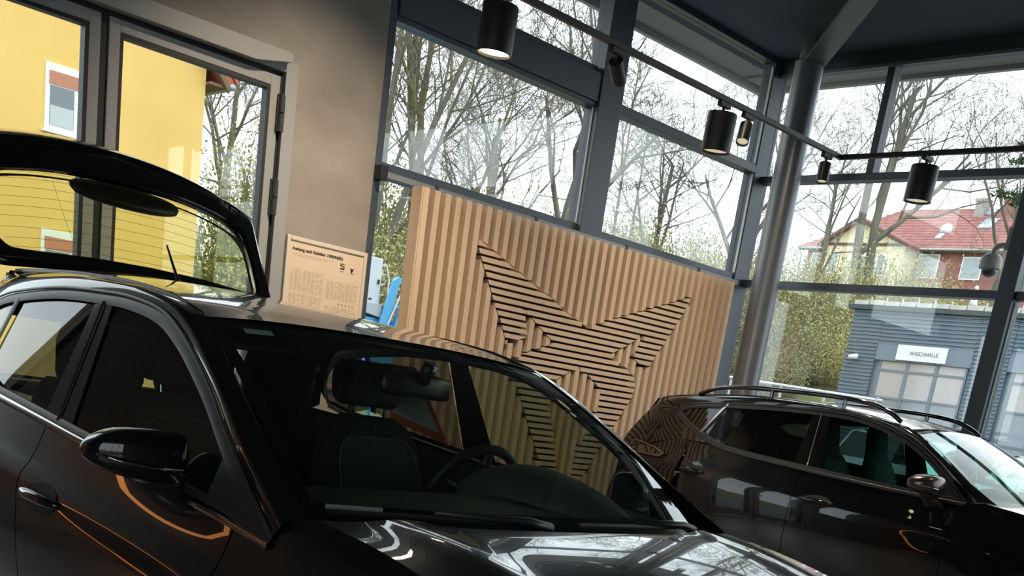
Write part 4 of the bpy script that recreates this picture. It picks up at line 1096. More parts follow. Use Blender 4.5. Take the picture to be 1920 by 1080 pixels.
for sg in (1, -1):
    pts = [(3.76, 1.462), (3.584, 1.518), (3.35, 1.548), (3.054, 1.560), (2.676, 1.566), (2.397, 1.558), (2.251, 1.538), (2.13, 1.498), (2.06, 1.458)]
    rl = MB(); rl.tube(catmull([Vector((-sg * (.612 if s < 3.6 else .602), s, z)) for s, z in pts], 40), .016, 8); ro = part('roof_rail', rl, GLOSSB, carB, True)
    for s, z in ((3.1, 1.53), (2.5, 1.535)):
        b = MB(); b.tube([(-sg * .612, s, z - .045), (-sg * .612, s, z + .02)], .014, 8); part('rail_support', b, GLOSSB, ro)
    tl = [Vector((-sg * t, s, z)) for s, t, z in ((3.80, .842, .985), (3.98, .800, 1.025), (4.22, .735, 1.03), (4.20, .77, .975), (3.99, .825, .955), (3.82, .850, .965), (3.80, .842, .985))]
    b = MB(); b.tube(catmull([q + Vector((-sg * .012, 0, 0)) for q in tl], 40), .006, 6); part('tail_lamp', b, DCHROME, carB, True)  # chrome outline stands in for white reflections on the lamp edges
    g = [[Vector((-sg * (t + .006), s, z)) for s, t, z in rw] for rw in (((3.81, .845, .982), (3.98, .800, 1.022), (4.22, .737, 1.027)), ((3.83, .850, .967), (3.99, .825, .957), (4.20, .772, .977)))]
    b = MB(); b.grid(surf(g, 12, 5)); part('tail_lamp_lens', b, GLOSSB, carB, True)

# silver cars parked outside, mostly hidden
def parked(label, X, Y, rz, paint_m):
    q = dict(NEAR); q.pop('rear_trim'); q.update(name='parked_car', label=label, X=X, Y=Y, rz=rz, paint=paint_m, lod=1, glass_f=TEAL_GLASS)
    q.pop('mir')
    A, c = build_car(q)
    tail_closed(A, c, q, [(3.56, 1.46, .53, .03), (3.80, 1.42, .52, .06), (3.98, 1.08, .66, .10), (4.02, .98, .70, .11), (4.02, .78, .70, .10)], (1, 2))
    for sg in (1, -1):
        g = [[Vector((sg * t, s, z)) for s, t, z in rw] for rw in (((3.72, .83, .84), (3.92, .80, .84), (4.02, .60, .84)), ((3.70, .81, .98), (3.92, .76, .98), (4.0, .58, .98)))]
        b = MB(); b.grid(surf(g, 10, 5)); part('tail_lamp', b, TAILG, A, True)
    return A
parked('silver car parked outside, seen through the windows of the black crossover', 17.4, 7.35, R(90), PAINT_W)
parked('silver car parked outside at the right edge before the wash hall', 20.4, 4.55, 0, PAINT_W)

# ------------------------------------------------------------------ outside
def gz(x, y):
    r = .8 * (y - 15) + .6 * (x - 26)
    if x < 12: r = min(r, .8 * (y - 15) - .6 * 14 + 0)
    if r <= 0: return -.02
    z = -.02 + (.34 * r if r < 12 else 4.08 + (r - 12) * .19)
    return min(z, 3.2 + max(0, x - 34) * .17)
GRASS = noisy('rough_grass', (.10, .13, .035), (.22, .21, .09), (.9, .9, .9), .95, 8, .3, .35, .65, coords='Object')
ASPH = noisy('grey_paving', (.16, .16, .165), (.21, .21, .21), (2, 2, 2), .9, 6)
gm = MB()
xs_ = [-60 + 4 * k for k in range(44)]; ys_ = [-40 + 4 * k for k in range(29)]
gm.grid([[(x, y, gz(x, y) - .05) for x in xs_] for y in ys_])
go = part('ground', gm, GRASS, None, True); struct(go, 'grassy bank rising behind the forecourt', 'ground')
struct(bx('forecourt', XL - 8, 27, -30, 15.2, -.10, -.045, ASPH), 'grey paved forecourt outside the showroom', 'paving')

# --- bare trees
BARK = noisy('grey_olive_bark', (.11, .10, .08), (.20, .185, .14), (3, 3, .6), .95, 6)
BARK2 = noisy('mossy_bark', (.14, .13, .07), (.25, .235, .12), (3, 3, .6), .95, 6)
TWIG = mat('pale_brown_twig', (.21, .19, .155), .95); TWIG2 = mat('olive_twig', (.25, .225, .14), .95); TWIG3 = mat('grey_brown_twig', (.18, .165, .145), .95)
def gen_tree(seed, H, r0=.16, trunks=1, spread=.55, levels=5, lean=0., droop=0., first=.28):
    rg = random.Random(seed); thick = MB(); thin = MB()
    def grow(p, d, L, r, lev):
        n = 4 if lev < 2 else 3
        pts = [p.copy()]; rad = [r]; q = p.copy(); dd = d.copy()
        for i in range(n):
            dd = (dd + Vector((rg.gauss(0, .10), rg.gauss(0, .10), rg.gauss(.06 - droop * (lev > 2), .08))) * (1 + lev * .3)).normalized()
            q = q + dd * (L / n); pts.append(q.copy()); rad.append(r * (1 - .55 * (i + 1) / n))
        (thick if lev < 3 else thin).tube(pts, [max(a, .010) for a in rad] if lev < 3 else [max(a, .0075) for a in rad], 7 if lev == 0 else (5 if lev < 3 else 3), caps=False)
        if lev >= levels: return
        k = (6 if trunks == 1 else 4, 4, 4, 4, 3, 2)[lev] + rg.choice((0, 0, 1))
        for j in range(k):
            f = first + (1 - first) * (j + rg.random()) / k if lev == 0 else .25 + .75 * (j + rg.random()) / k
            f = min(f, .999); x = f * n; i = int(x); pp = pts[i].lerp(pts[i + 1], x - i); rr = rad[i] + (rad[i + 1] - rad[i]) * (x - i)
            ax = dd.cross(Vector((rg.gauss(0, 1), rg.gauss(0, 1), rg.gauss(0, 1))))
            if ax.length < .05: ax = Vector((1, 0, 0))
            ang = spread * (.75 + .7 * rg.random()) * (1.15 if lev else 1)
            nd = Matrix.Rotation(ang, 3, ax.normalized()) @ dd
            nd = (nd + Vector((0, 0, .16 if lev == 0 else .02))).normalized()
            grow(pp, nd, L * (.46 + .24 * rg.random()) * (1.05 - .35 * f if lev == 0 else 1), max(rr * .62, .008), lev + 1)
    for t in range(trunks):
        a = rg.random() * 6.28
        d = Vector((math.cos(a) * .18 * (trunks > 1) + lean, math.sin(a) * .18 * (trunks > 1), 1)).normalized()
        grow(Vector((math.cos(a) * .15 * (trunks > 1), math.sin(a) * .15 * (trunks > 1), -.3)), d, H * .62, r0 / (trunks ** .4), 0)
    return thick.mesh('trunk', True), thin.mesh('twigs')
def gen_cypressy(seed, H):
    """slim tree, leader with many short ascending twigs (young larch)"""
    rg = random.Random(seed); thick = MB(); thin = MB()
    thick.tube([(0, 0, -.3), (.05, 0, H * .5), (0, .05, H)], [.10, .06, .015], 6, caps=False)
    for k in range(130):
        z = H * (.12 + .86 * k / 130); L = (1 - z / H) * H * .19 + .35; a = rg.random() * 6.28
        d = Vector((math.cos(a), math.sin(a), .25 + .3 * rg.random())).normalized(); p0 = Vector((0, 0, z)); pts = [p0, p0 + d * L * .5, p0 + d * L + Vector((0, 0, L * .12))]
        thin.tube(pts, [.016, .010, .006], 3, caps=False)
        for j in range(7):
            f = .2 + .8 * j / 7; b0 = pts[0].lerp(pts[2], f); e = (d + Vector((rg.gauss(0, .7), rg.gauss(0, .7), rg.gauss(.2, .5)))).normalized() * (.15 + .35 * rg.random())
            thin.tube([b0, b0 + e], [.008, .005], 3, caps=False)
    return thick.mesh('trunk', True), thin.mesh('twigs')
TREES = [gen_tree(11, 14, .22, 2, .62), gen_tree(12, 15, .20, 2, .60), gen_tree(13, 13, .18, 1, .74, droop=.03), gen_tree(14, 16, .24, 1, .62), gen_cypressy(15, 11), gen_tree(16, 9, .15, 3, .6), gen_tree(21, 19, .36, 2, .62, first=.35)]
for k, (a, b_) in enumerate(TREES):
    a.materials.append(BARK2 if k in (0, 5) else BARK); b_.materials.append((TWIG2, TWIG3, TWIG, TWIG3, TWIG3, TWIG2, TWIG3)[k])
def tree(kind, x, y, label, s=1., rz=0., z=None, name='bare_tree', group='bare trees beyond the glazing'):
    t = thing(name, label, 'tree', (x, y, gz(x, y) if z is None else z), rz, group); t.scale = (s, s, s)
    link('trunk', TREES[kind][0], None, t); o = link('twigs', TREES[kind][1], None, t); o['kind'] = 'stuff'
    return t
# seen through the back glazing
tree(0, 22.9, 30.0, 'mossy forked bare tree left of centre in the left back window', 1.0, .4)
tree(1, 18.9, 28.0, 'pale two-stemmed bare tree at the left edge of the left back window', .95, 1.9)
tree(2, 30.5, 37.0, 'distant bare tree with reddish crown in the middle of the left back window', 1.0, 2.2)
tree(1, 33.0, 40.0, 'grey distant bare tree behind the mullion of the back glazing', 1.05, 3.0)
tree(3, 28.3, 30.0, 'tall straight bare tree near the mullion in the left back window', 1.0, .9)
tree(4, 34.8, 33.0, 'slim twiggy tree left in the right back window', 1.05, .3)
tree(4, 36.4, 33.4, 'second slim twiggy tree in the right back window', .95, 1.4)
tree(2, 39.5, 34.0, 'broad olive bare tree in the middle of the right back window', 1.0, 4.1)
tree(3, 39.9, 30.2, 'dark bare tree beside the round column in the right back window', 1.0, 2.9)
tree(2, 20.5, 39.0, 'bare tree seen through the glazed door beside the yellow house', 1.0, 3.6)
# right glazing
FORK = 1
tree(6, 48.0, 29.0, 'large bare tree with forked trunk in front of the red roofed house', 1.0, 1.2)
tree(2, 62.0, 41.0, 'distant bare tree left of the red roofed house beside the column', 1.15, .6)
tree(2, 60.0, 28.0, 'spreading bare tree before the right end of the red roof', 1.25, 2.5)

# conifer spray at the right edge
NEEDLE = mat('dark_green_needles', (.05, .075, .03), .9)
cf = thing('pine_tree', 'dark green pine at the right edge of the picture', 'tree', (48.0, 20.6, gz(48, 20.6)))
tk = MB(); tk.tube([(0, 0, -.3), (.2, 0, 8), (0, .2, 17)], [.28, .2, .05], 8, caps=False); part('trunk', tk, BARK, cf, True)
nd = MB(); rg = random.Random(5)
for k in range(150):
    z = 6 + 11 * k / 150; a = rg.random() * 6.28; L = 2.9 * (1 - (z - 6) / 13)
    d = Vector((math.cos(a), math.sin(a), .05)); p0 = Vector((0, 0, z)); nd.tube([p0, p0 + d * L], [.03, .01], 3, caps=False)
    for j in range(14):
        q = p0 + d * L * (.3 + .7 * j / 14)
        for i in range(5):
            e = Vector((rg.gauss(0, 1), rg.gauss(0, 1), rg.gauss(.3, .8))).normalized() * (.18 + .16 * rg.random()); w = e.cross(Vector((rg.random(), rg.random(), rg.random()))).normalized() * .045
            nd.add([q - w, q + w, q + e], [(0, 1, 2)])
o = part('needles', nd, NEEDLE, cf); o['kind'] = 'stuff'

# --- bushes
def gen_bush(seed, w, h, leaf, n=420):
    rg = random.Random(seed); st = MB(); lf = MB()
    for k in range(n):
        a = rg.random() * 6.28; rr = math.sqrt(rg.random()) * w * .42; p = Vector((rr * math.cos(a), rr * math.sin(a), -.2))
        d = Vector((math.cos(a) * .45 * rg.random(), math.sin(a) * .45 * rg.random(), 1)).normalized(); L = h * (.45 + .55 * rg.random()) * (1 - .35 * (rr / w / .42) ** 2)
        q1 = p + d * L * .5 + Vector((rg.gauss(0, .12), rg.gauss(0, .12), 0)); q2 = p + d * L + Vector((rg.gauss(0, .25), rg.gauss(0, .25), 0))
        st.tube([p, q1, q2], [.014, .010, .005], 3, caps=False)
        for j in range(leaf):
            f = .2 + .8 * rg.random(); b0 = p.lerp(q1, f * 2) if f < .5 else q1.lerp(q2, f * 2 - 1)
            b0 = b0 + Vector((rg.gauss(0, .13), rg.gauss(0, .13), rg.gauss(0, .13)))
            e = Vector((rg.gauss(0, 1), rg.gauss(0, 1), rg.gauss(0, 1))).normalized() * (.045 + .045 * rg.random()); u = e.cross(Vector((rg.gauss(0, 1), rg.gauss(0, 1), 1))).normalized() * (.018 + .014 * rg.random())
            lf.add([b0, b0 + e * .5 + u, b0 + e, b0 + e * .5 - u], [(0, 1, 2, 3)])
    return st.mesh('stems'), lf.mesh('leaves')
LEAF1 = noisy('olive_leaf', (.30, .285, .10), (.46, .42, .18), (.7, .7, .7), .9); LEAF2 = noisy('yellow_green_leaf', (.36, .35, .12), (.52, .48, .20), (.7, .7, .7), .9); LEAF3 = noisy('brown_green_leaf', (.26, .22, .11), (.38, .33, .16), (.7, .7, .7), .9)
LEAFG = noisy('fresh_green_leaf', (.16, .26, .05), (.28, .40, .10), (.7, .7, .7), .9)
BUSH = [gen_bush(31, 4.2, 3.6, 44), gen_bush(32, 4.6, 3.0, 44), gen_bush(33, 3.6, 2.4, 40), gen_bush(34, 3.4, 4.6, 36)]
for k, (a, b_) in enumerate(BUSH):
    a.materials.append(TWIG2); b_.materials.append((LEAF1, LEAF2, LEAF3, LEAFG)[k])
nbush = [0]
def bush(kind, x, y, label, s=1., rz=0., group='bushes on the bank'):
    t = thing('bush', label, 'bush', (x, y, gz(x, y)), rz, group); t.scale = (s, s, s)
    a = link('stems', BUSH[kind][0], None, t); a['kind'] = 'stuff'; b_ = link('leaves', BUSH[kind][1], None, t); b_['kind'] = 'stuff'
bl_back = 'olive bush of the dense hedge behind the back glazing'
bl_bank = 'olive bush in the thicket on the bank left of the wash hall'
bl_hill = 'olive bush of the thicket below the red roofed house'
rb_ = random.Random(3)
for k in range(15): bush(rb_.choice((0, 1, 1, 0)), 15.5 + 2.1 * k + rb_.gauss(0, .4), 26.0 - .12 * k + rb_.gauss(0, .6), bl_back, 1.2 + .35 * rb_.random(), rb_.random() * 6, 'hedge bushes behind the back glazing')
for (x, y, k, s) in ((33.5, 25.0, 0, 1.0), (35.0, 23.0, 1, 1.05), (32.0, 22.2, 2, .9), (36.6, 21.2, 0, 1.1), (34.0, 20.6, 1, .85), (30.2, 21.0, 2, .8), (37.5, 24.5, 1, 1.2), (38.8, 22.2, 0, 1.15), (40.0, 19.6, 1, 1.0), (31.0, 24.2, 1, .95), (36.0, 19.0, 2, .8)): bush(k, x, y, bl_bank, s, rb_.random() * 6, 'thicket on the bank beside the wash hall')
for k in range(26): 
    f = k / 25; x = 42 + rb_.random() * 9; y = 30 - 17 * f + rb_.gauss(0, .8)
    bush(rb_.choice((0, 1, 0)), x, y, bl_hill, .62 + .25 * rb_.random(), rb_.random() * 6, 'thicket below the red roofed house')
for k, (x, y, sc_) in enumerate(((21.5, 34.5, 1.9), (26.0, 35.5, 2.1), (31.0, 36.0, 1.9), (36.5, 36.0, 2.0), (42.0, 35.5, 2.0), (45.0, 32.0, 1.7))): bush(k % 2, x, y, 'tall hazy olive shrub under the bare trees behind the back glazing', sc_, k * 1.3, 'tall shrubs under the bare trees')
bush(3, 14.3, 27.0, 'fresh green tall shrub seen through the glazed door', 1.0, .3, None)
bush(3, 13.2, 25.6, 'fresh green shrub close to the yellow house corner', .7, 2.0, None)

# --- yellow house
YEL = noisy('yellow_render', (.72, .46, .13), (.78, .51, .16), (.6, .6, .6), .9, 5, 0)
WHT = mat('white_window_frame', (.78, .78, .78), .4); SHUT = noisy('terracotta_shutter', (.45, .17, .10), (.52, .22, .14), (1, 1, 30), .7); DGL = mat('dark_room_glass', (.10, .12, .13), .05, coat=1.); CURT = mat('pale_curtain', (.50, .52, .52), .9)
TERRA = mat('terracotta_roof_tile', (.42, .12, .06), .7); WOODB = mat('brown_eave_wood', (.16, .10, .06), .7); ZINC = mat('zinc_gutter', (.38, .38, .37), .4, .5)
HY, HX1 = 24.0, 11.86
yh = thing('yellow_house', 'yellow rendered house with white windows behind the glazed doors', 'house', (HX1 - 4, HY, 0))
ox = HX1 - 4; 
wl_ = MB(); wl_.prism([(-6, 0), (4, 0), (4, 6.95), (-1, 12.9), (-6, 6.95)], 0, 9, 'y'); part('wall', wl_, YEL, yh)
for sg in (1, -1):
    b = MB(); e = (4.42, 6.62) if sg > 0 else (-6.42, 6.62); tp_ = (-1, 13.1)
    nx, nz = (e[1] - tp_[1]) * -sg, 0
    d = Vector((e[0] - tp_[0], e[1] - tp_[1])).normalized(); nrm = Vector((-d.y, d.x)) * (1 if sg > 0 else -1) * .16
    b.prism([tuple(tp_), e, (e[0] + nrm.x, e[1] + nrm.y), (tp_[0], tp_[1] + .22)], -.25, 9.4, 'y'); rf = part('roof', b, TERRA, yh)
    b = MB(); b.prism([(tp_[0] - .0, tp_[1] - .16), (e[0], e[1] - .14), e, tuple(tp_)], -.30, -.22, 'y'); part('verge_board', b, WOODB, rf)
gt = MB(); gt.tube([(4.50, -.30, 6.62), (4.50, 9.4, 6.62)], .07, 10); part('gutter', gt, ZINC, yh, True)
bx('eave_soffit', 4.0, 4.4, -.2, 9.3, 6.56, 6.62, WOODB, yh)
tl_ = MB()
for k in range(26):
    for sg in (1,):
        f0 = k / 26; a = Vector((-1 + 5.42 * f0, 13.1 - 6.5 * f0)); b2 = Vector((-1 + 5.42 * (f0 + .045), 13.1 - 6.5 * (f0 + .045)))
        tl_.prism([(a.x + .14, a.y + .13), (b2.x + .14, b2.y + .13), (b2.x + .19, b2.y + .18), (a.x + .15, a.y + .15)], -.30, 9.45, 'y')
o = part('tile_courses', tl_, TERRA, yh)
def hwin(x0, x1, z0, z1):
    w = bx('window', x0, x1, -.035, .03, z0, z1, WHT, yh, .01)
    zt = z1 - .14
    bx('roller_shutter', x0 + .07, x1 - .07, -.05, -.036, zt - .24, zt, SHUT, w)
    xm = (x0 + x1) / 2
    for (a, c) in ((x0 + .09, xm - .06), (xm + .06, x1 - .09)):
        bx('pane', a, c, -.045, -.036, z0 + .10, zt - .26, DGL, w); bx('curtain', a + .01, c - .01, -.0475, -.0455, z0 + .10, z0 + .46, CURT, w)
    bx('window_sill', x0 - .05, x1 + .05, -.10, 0, z0 - .05, z0, WHT, w)
for (x0, z0) in ((8.49 - ox, 4.83), (8.49 - ox, 1.75), (4.6 - ox, 4.83), (4.6 - ox, 1.75)): hwin(x0, x0 + 1.25, z0, z0 + 1.22)

# --- wash hall
WX = 24.0
CLAD = mat('blue_grey_cladding', (.135, .185, .235), .45, .15); CLAD2 = mat('blue_grey_panel', (.16, .21, .26), .5); DGRN = mat('dark_verge_metal', (.05, .07, .07), .5)
wh = thing('wash_hall', 'blue grey corrugated wash hall with glazed gates and white sign', 'building', (WX, 10, 0))
def wy(y): return y - 10
bx('core', .10, 6, wy(-4), wy(14.40), 0, 4.30, CLAD2, wh)
rib = []
gates = [(11.36, 13.53), (8.19, 10.36), (5.02, 7.19), (1.85, 4.02)]
def clad(y0, y1, z0, z1):
    """horizontal trapezoidal sheet: each rib is a strip of its own in one sheet"""
    b = MB(); pr = []; z = z0; pz = .085
    while z < z1 - 1e-6:
        pr += [(0, z), (0, min(z + .035, z1)), (.03, min(z + .05, z1)), (.03, min(z + .072, z1))]; z += pz
    pr.append((0, z1))
    b.grid([[(a, wy(y0), zz), (a, wy(y1), zz)] for a, zz in pr]); part('corrugated_sheet', b, CLAD, wh)
clad(13.66, 14.46, 0, 4.30); clad(11.30, 13.65, 3.56, 4.30)
for k in range(len(gates)):
    y0, y1 = gates[k]
    if k: clad(y0 - .06, y1 + .11, 3.56, 4.30)
    yn = gates[k + 1][1] if k + 1 < len(gates) else -4
    clad(yn + .12, y0 - .07, 0, 4.30)
    bx('lintel_panel', -.01, .06, wy(y0 - .06), wy(y1 + .11), 3.20, 3.555, CLAD2, wh)
    g = bpy.data.objects.new('gate', None)
    gf = MB(); gf.box(.05, .09, wy(y0), wy(y0) + .05, 0, 3.2); gf.box(.05, .09, wy(y1) - .05, wy(y1), 0, 3.2)
    w3 = (y1 - y0) / 3
    for j in (1, 2): gf.box(.05, .09, wy(y0 + j * w3) - .045, wy(y0 + j * w3) + .045, 0, 3.2)
    for zz in (0, .55, 1.1, 1.62, 2.34, 2.96): gf.box(.045, .09, wy(y0) + .05, wy(y1) - .05, zz, zz + .05)
    go_ = part('gate', gf, mat('gate_frame_grey', (.17, .215, .26), .45, .2), wh)
    for j in range(3):
        for (za, zb_, mm) in ((3.01, 3.19, 0), (2.39, 2.96, 0), (1.67, 2.34, 1), (1.15, 1.62, 1), (.6, 1.1, 1)):
            bx('gate_pane', .07, .08, wy(y0 + j * w3) + .045, wy(y0 + (j + 1) * w3) - .045, za, zb_, mat('pale_gate_pane', (.42, .40, .40), .12, coat=.6) if mm == 0 else mat('blue_gate_pane', (.22, .27, .31), .10, coat=.6), go_)
bx('verge_flashing', -.10, 6.1, wy(-4.1), wy(14.60), 4.30, 4.40, DGRN, wh)
sg_ = bx('sign', -.06, -.012, wy(11.88), wy(13.10), 3.23, 3.57, mat('white_sign_board', (.80, .80, .80), .4), wh, .006)
text_mesh('sign_lettering', 'WASCHHALLE', .125, .002, mat('grey_sign_letters', (.10, .10, .10), .6), sg_, (-.063, wy(12.77), 3.355), (R(90), 0, R(-90)), 0, 'LEFT', .86)
# pale stone blocks along the roof edge
STONE = noisy('pale_kerb_stone', (.50, .47, .43), (.66, .63, .58), (3, 3, 3), .9); stone_me = None
for k in range(44):
    if stone_me is None:
        b = MB(); b.box(-.09, .09, -.185, .185, 0, .105); stone_me = b.mesh('roof_stone')
    o = link('roof_stone', stone_me, STONE, wh); o.location = (.05, wy(14.30 - .40 * k), 4.40 + .012 * (k % 2))
pin = MB(); pin.box(-.012, .012, -.012, .012, .10, .19); pm = pin.mesh('roof_pin'); pm.materials.append(STONE)
for k in range(44):
    o = link('roof_pin', pm, None, wh); o.location = (.05, wy(14.10 - .40 * k), 4.40)
bd = MB(); bd.lathe([(.03, 0), (.07, .05), (.085, .16), (.05, .26), (.045, .32), (.02, .36)], 12); gl_ = part('white_bird', bd, mat('white_feathers', (.85, .85, .83), .8), None, True); gl_.location = (WX + .05, 11.62, 4.522)
tag(gl_, 'small white bird perched on the wash hall roof edge', 'bird')
bh = MB(); bh.lathe([(.01, -.04), (.04, -.02), (.045, .01), (.02, .045)], 10, Matrix.Translation((-.02, .0, .37))); part('head', bh, MATS['white_feathers'], gl_, True)
bq = MB(); bq.prism([(-.02, .10), (.10, .02), (.16, -.02), (.10, .10)], -.03, .03, 'y'); part('tail_feathers', bq, MATS['white_feathers'], gl_)
# small camera on the hall wall
sc = thing('wall_camera', 'small white camera on the corner of the wash hall', 'camera', (WX - .01, 14.13, 3.19))
b = MB(); b.tube([(0, 0, 0), (-.12, .0, .02)], .02, 8); part('arm', b, WHT, sc); b = MB(); b.tube([(-.12, -.10, .03), (-.14, .12, .0)], [.06, .05], 12); part('body', b, WHT, sc, True)
# rolls seen in the second gate
for k, (cm, nm) in enumerate((((.45, .04, .04), 'red'), ((.62, .60, .56), 'cream'), ((.20, .20, .20), 'grey'), ((.50, .12, .10), 'dull red'))):
    b = MB(); b.lathe([(.10, 0), (.115, .05), (.115, 1.30), (.10, 1.36), (.04, 1.37), (.04, 1.42)], 16)
    o = part('wash_brush', b, mat('brush_' + nm.replace(' ', '_'), cm, .9), None, True); o.location = (WX - .35, 10.25 - .29 * k, 0); tag(o, '%s upright wash brush roll before the second gate' % nm, 'brush', 'upright wash brushes')

# --- red roofed house on the hill
BX = 100.0; k_ = 100 / 55.
RTILE = noisy('red_roof_tiles', (.27, .10, .085), (.36, .155, .13), (1.2, 1.2, 5), .8, 4); CREAM = noisy('cream_render', (.66, .56, .36), (.74, .64, .43), (.5, .5, .5), .9); BRICK = noisy('red_brick', (.24, .10, .08), (.30, .125, .10), (1, 1, 4), .85); TIMB = mat('dark_timber', (.10, .065, .05), .8)
def hz(z): return 1.297 + (z - 1.297) * k_
hz0 = gz(BX, 55)
vh = thing('hill_house', 'villa on the hill with red tiled roof and cream gable', 'house', (BX, 56, 0))
def vy(y55): return y55 * k_ - 56
e0, e1 = hz(11.30), 1.297 + (13.16 - 1.297) * k_ * 1.059
bx('wall', 0.3, 12, vy(25.4), vy(37.0), hz(8.0), e0, BRICK, vh)
# hipped main roof with tile courses built as stepped strips
yl, yr, rl_, rr_ = vy(37.4), vy(24.9), vy(33.6), vy(26.3)
nc = 14
rm = bpy.data.objects.new('roof', None)
rf0 = MB(); rf0.add([(-.5, yl, e0 - .05), (-.5, yr, e0 - .05), (5.9, rr_, e1), (5.9, rl_, e1), (12.5, yr, e0), (12.5, yl, e0)], [(0, 1, 2, 3), (0, 3, 5), (1, 4, 2), (5, 3, 2, 4)])
rfo = part('roof', rf0, RTILE, vh)
for j in range(nc):
    f, f2 = j / nc, (j + 1.05) / nc
    def L_(ff, dy, dz): return [(-.5 + 6.4 * ff - .05, yl + (rl_ - yl) * ff, e0 + (e1 - e0) * ff + dz), (-.5 + 6.4 * ff - .05, yr + (rr_ - yr) * ff, e0 + (e1 - e0) * ff + dz)]
    a, b2 = L_(f, 0, .10), L_(min(f2, 1), 0, .03)
    b = MB(); b.add(a + b2 + L_(f, 0, 0.0), [(0, 1, 3, 2), (4, 5, 1, 0)]); part('tile_course', b, RTILE, rfo)
bx('ridge', 5.75, 6.05, rr_, rl_, e1 - .02, e1 + .14, RTILE, rfo)
bx('eave_board', -.45, -.30, yr, yl, e0 - .30, e0 - .03, TIMB, vh)
# projecting cream gable
gl0, gl1, gp_, ge, gpz = vy(35.0), vy(30.3), vy(33.1), hz(11.47) - .25, hz(12.42)
b = MB(); b.prism([(gl1, hz(8.)), (gl0, hz(8.)), (gl0, ge), (gp_, gpz), (gl1, ge)], -2.2, 4, 'x'); part('gable_wall', b, CREAM, vh)
for (ya, yb2) in ((gl0 + .6, gp_), (gl1 - .6, gp_)):
    za = ge - .36; b = MB(); b.add([(-2.9, ya, za), (-2.9, yb2, gpz + .05), (4.5, yb2, gpz + .05), (4.5, ya, za), (-2.9, ya, za + .28), (-2.9, yb2, gpz + .36), (4.5, yb2, gpz + .36), (4.5, ya, za + .28)], [(0, 1, 2, 3), (4, 5, 6, 7), (0, 1, 5, 4), (1, 2, 6, 5), (2, 3, 7, 6), (3, 0, 4, 7)]); part('gable_roof', b, RTILE, vh)
    b = MB(); b.add([(-2.95, ya, za - .12), (-2.95, yb2, gpz - .1), (-2.8, yb2, gpz - .1), (-2.8, ya, za - .12), (-2.95, ya, za + .16), (-2.95, yb2, gpz + .20), (-2.8, yb2, gpz + .20), (-2.8, ya, za + .16)], [(0, 1, 2, 3), (4, 5, 6, 7), (0, 1, 5, 4), (1, 2, 6, 5), (2, 3, 7, 6), (3, 0, 4, 7)]); part('barge_board', b, TIMB, vh)
bx('timber_band', -2.3, -2.15, gl1, gl0, ge - .22, ge + .02, TIMB, vh)
def vwin(y, z0, z1, w, x=-2.25):
    yy = vy(y); o = bx('window', x - .05, x + .03, yy - w / 2, yy + w / 2, z0, z1, WHT, vh); bx('pane', x - .07, x - .05, yy - w / 2 + .12, yy + w / 2 - .12, z0 + .12, z1 - .12, mat('grey_blue_pane', (.30, .34, .36), .1, coat=.7), o)
vwin(34.35, hz(9.75), hz(10.9), 1.1); vwin(32.55, hz(9.5), hz(10.75), 1.3); vwin(31.5, hz(9.7), hz(10.8), 1.0); vwin(36.1, hz(10.05), hz(11.05), 2.0, .22); vwin(29.6, hz(9.9), hz(11.1), 2.2, .22); vwin(27.2, hz(9.9), hz(11.0), 2.0, .22)
def slope(y, f): return (-.5 + 6.4 * f - .12, vy(y), e0 + (e1 - e0) * f + .16)
for (y, f, w, l, mm) in ((27.75, .50, 1.25, .24, mat('skylight_glass', (.35, .45, .55), .08, coat=1.)), (28.25, .86, .8, .12, MATS['skylight_glass']), (29.6, .22, .6, .12, MATS['skylight_glass'])):
    x0, yy, z0 = slope(y, f); x1, _, z1 = slope(y, f + l); b = MB(); b.add([(x0, yy - w / 2, z0), (x0, yy + w / 2, z0), (x1, yy + w / 2, z1), (x1, yy - w / 2, z1)], [(0, 1, 2, 3)])
    o = part('skylight', b, mm, vh); so = o.modifiers.new('solid', 'SOLIDIFY'); so.thickness = .12
ds = MB(); ds.lathe([(.02, -.10), (.35, -.02), (.62, .10), (.64, .11)], 20, Matrix.Translation(slope(29.55, .42)) @ Matrix.Rotation(R(-75), 4, 'Y')); part('satellite_dish', ds, mat('pale_dish', (.62, .66, .66), .5), vh, True)
for (y, f, w, hh, mm) in ((28.75, .84, 1.0, 1.9, mat('grey_chimney', (.33, .30, .27), .9)), (27.25, .86, 1.1, 1.9, BRICK)):
    x0, yy, z0 = slope(y, f); cb_ = MB(); cb_.box(x0 - .1, x0 + .9, yy - w / 2, yy + w / 2, z0 - .4, z0 + hh * .62); cb_.box(x0 - .2, x0 + 1., yy - w / 2 - .1, yy + w / 2 + .1, z0 + hh * .62, z0 + hh * .75); part('chimney', cb_, mm, vh)
gt2 = MB(); gt2.tube([(-.6, yr, e0 - .08), (-.6, yl, e0 - .08)], .12, 8); part('gutter', gt2, ZINC, vh, True)
gt3 = MB(); gt3.tube([(-.6, yl, e0 - .1), (-.2, yl - .3, e0 - .6), (.1, yl - .3, hz(8.))], .08, 6); part('downpipe', gt3, ZINC, vh, True)

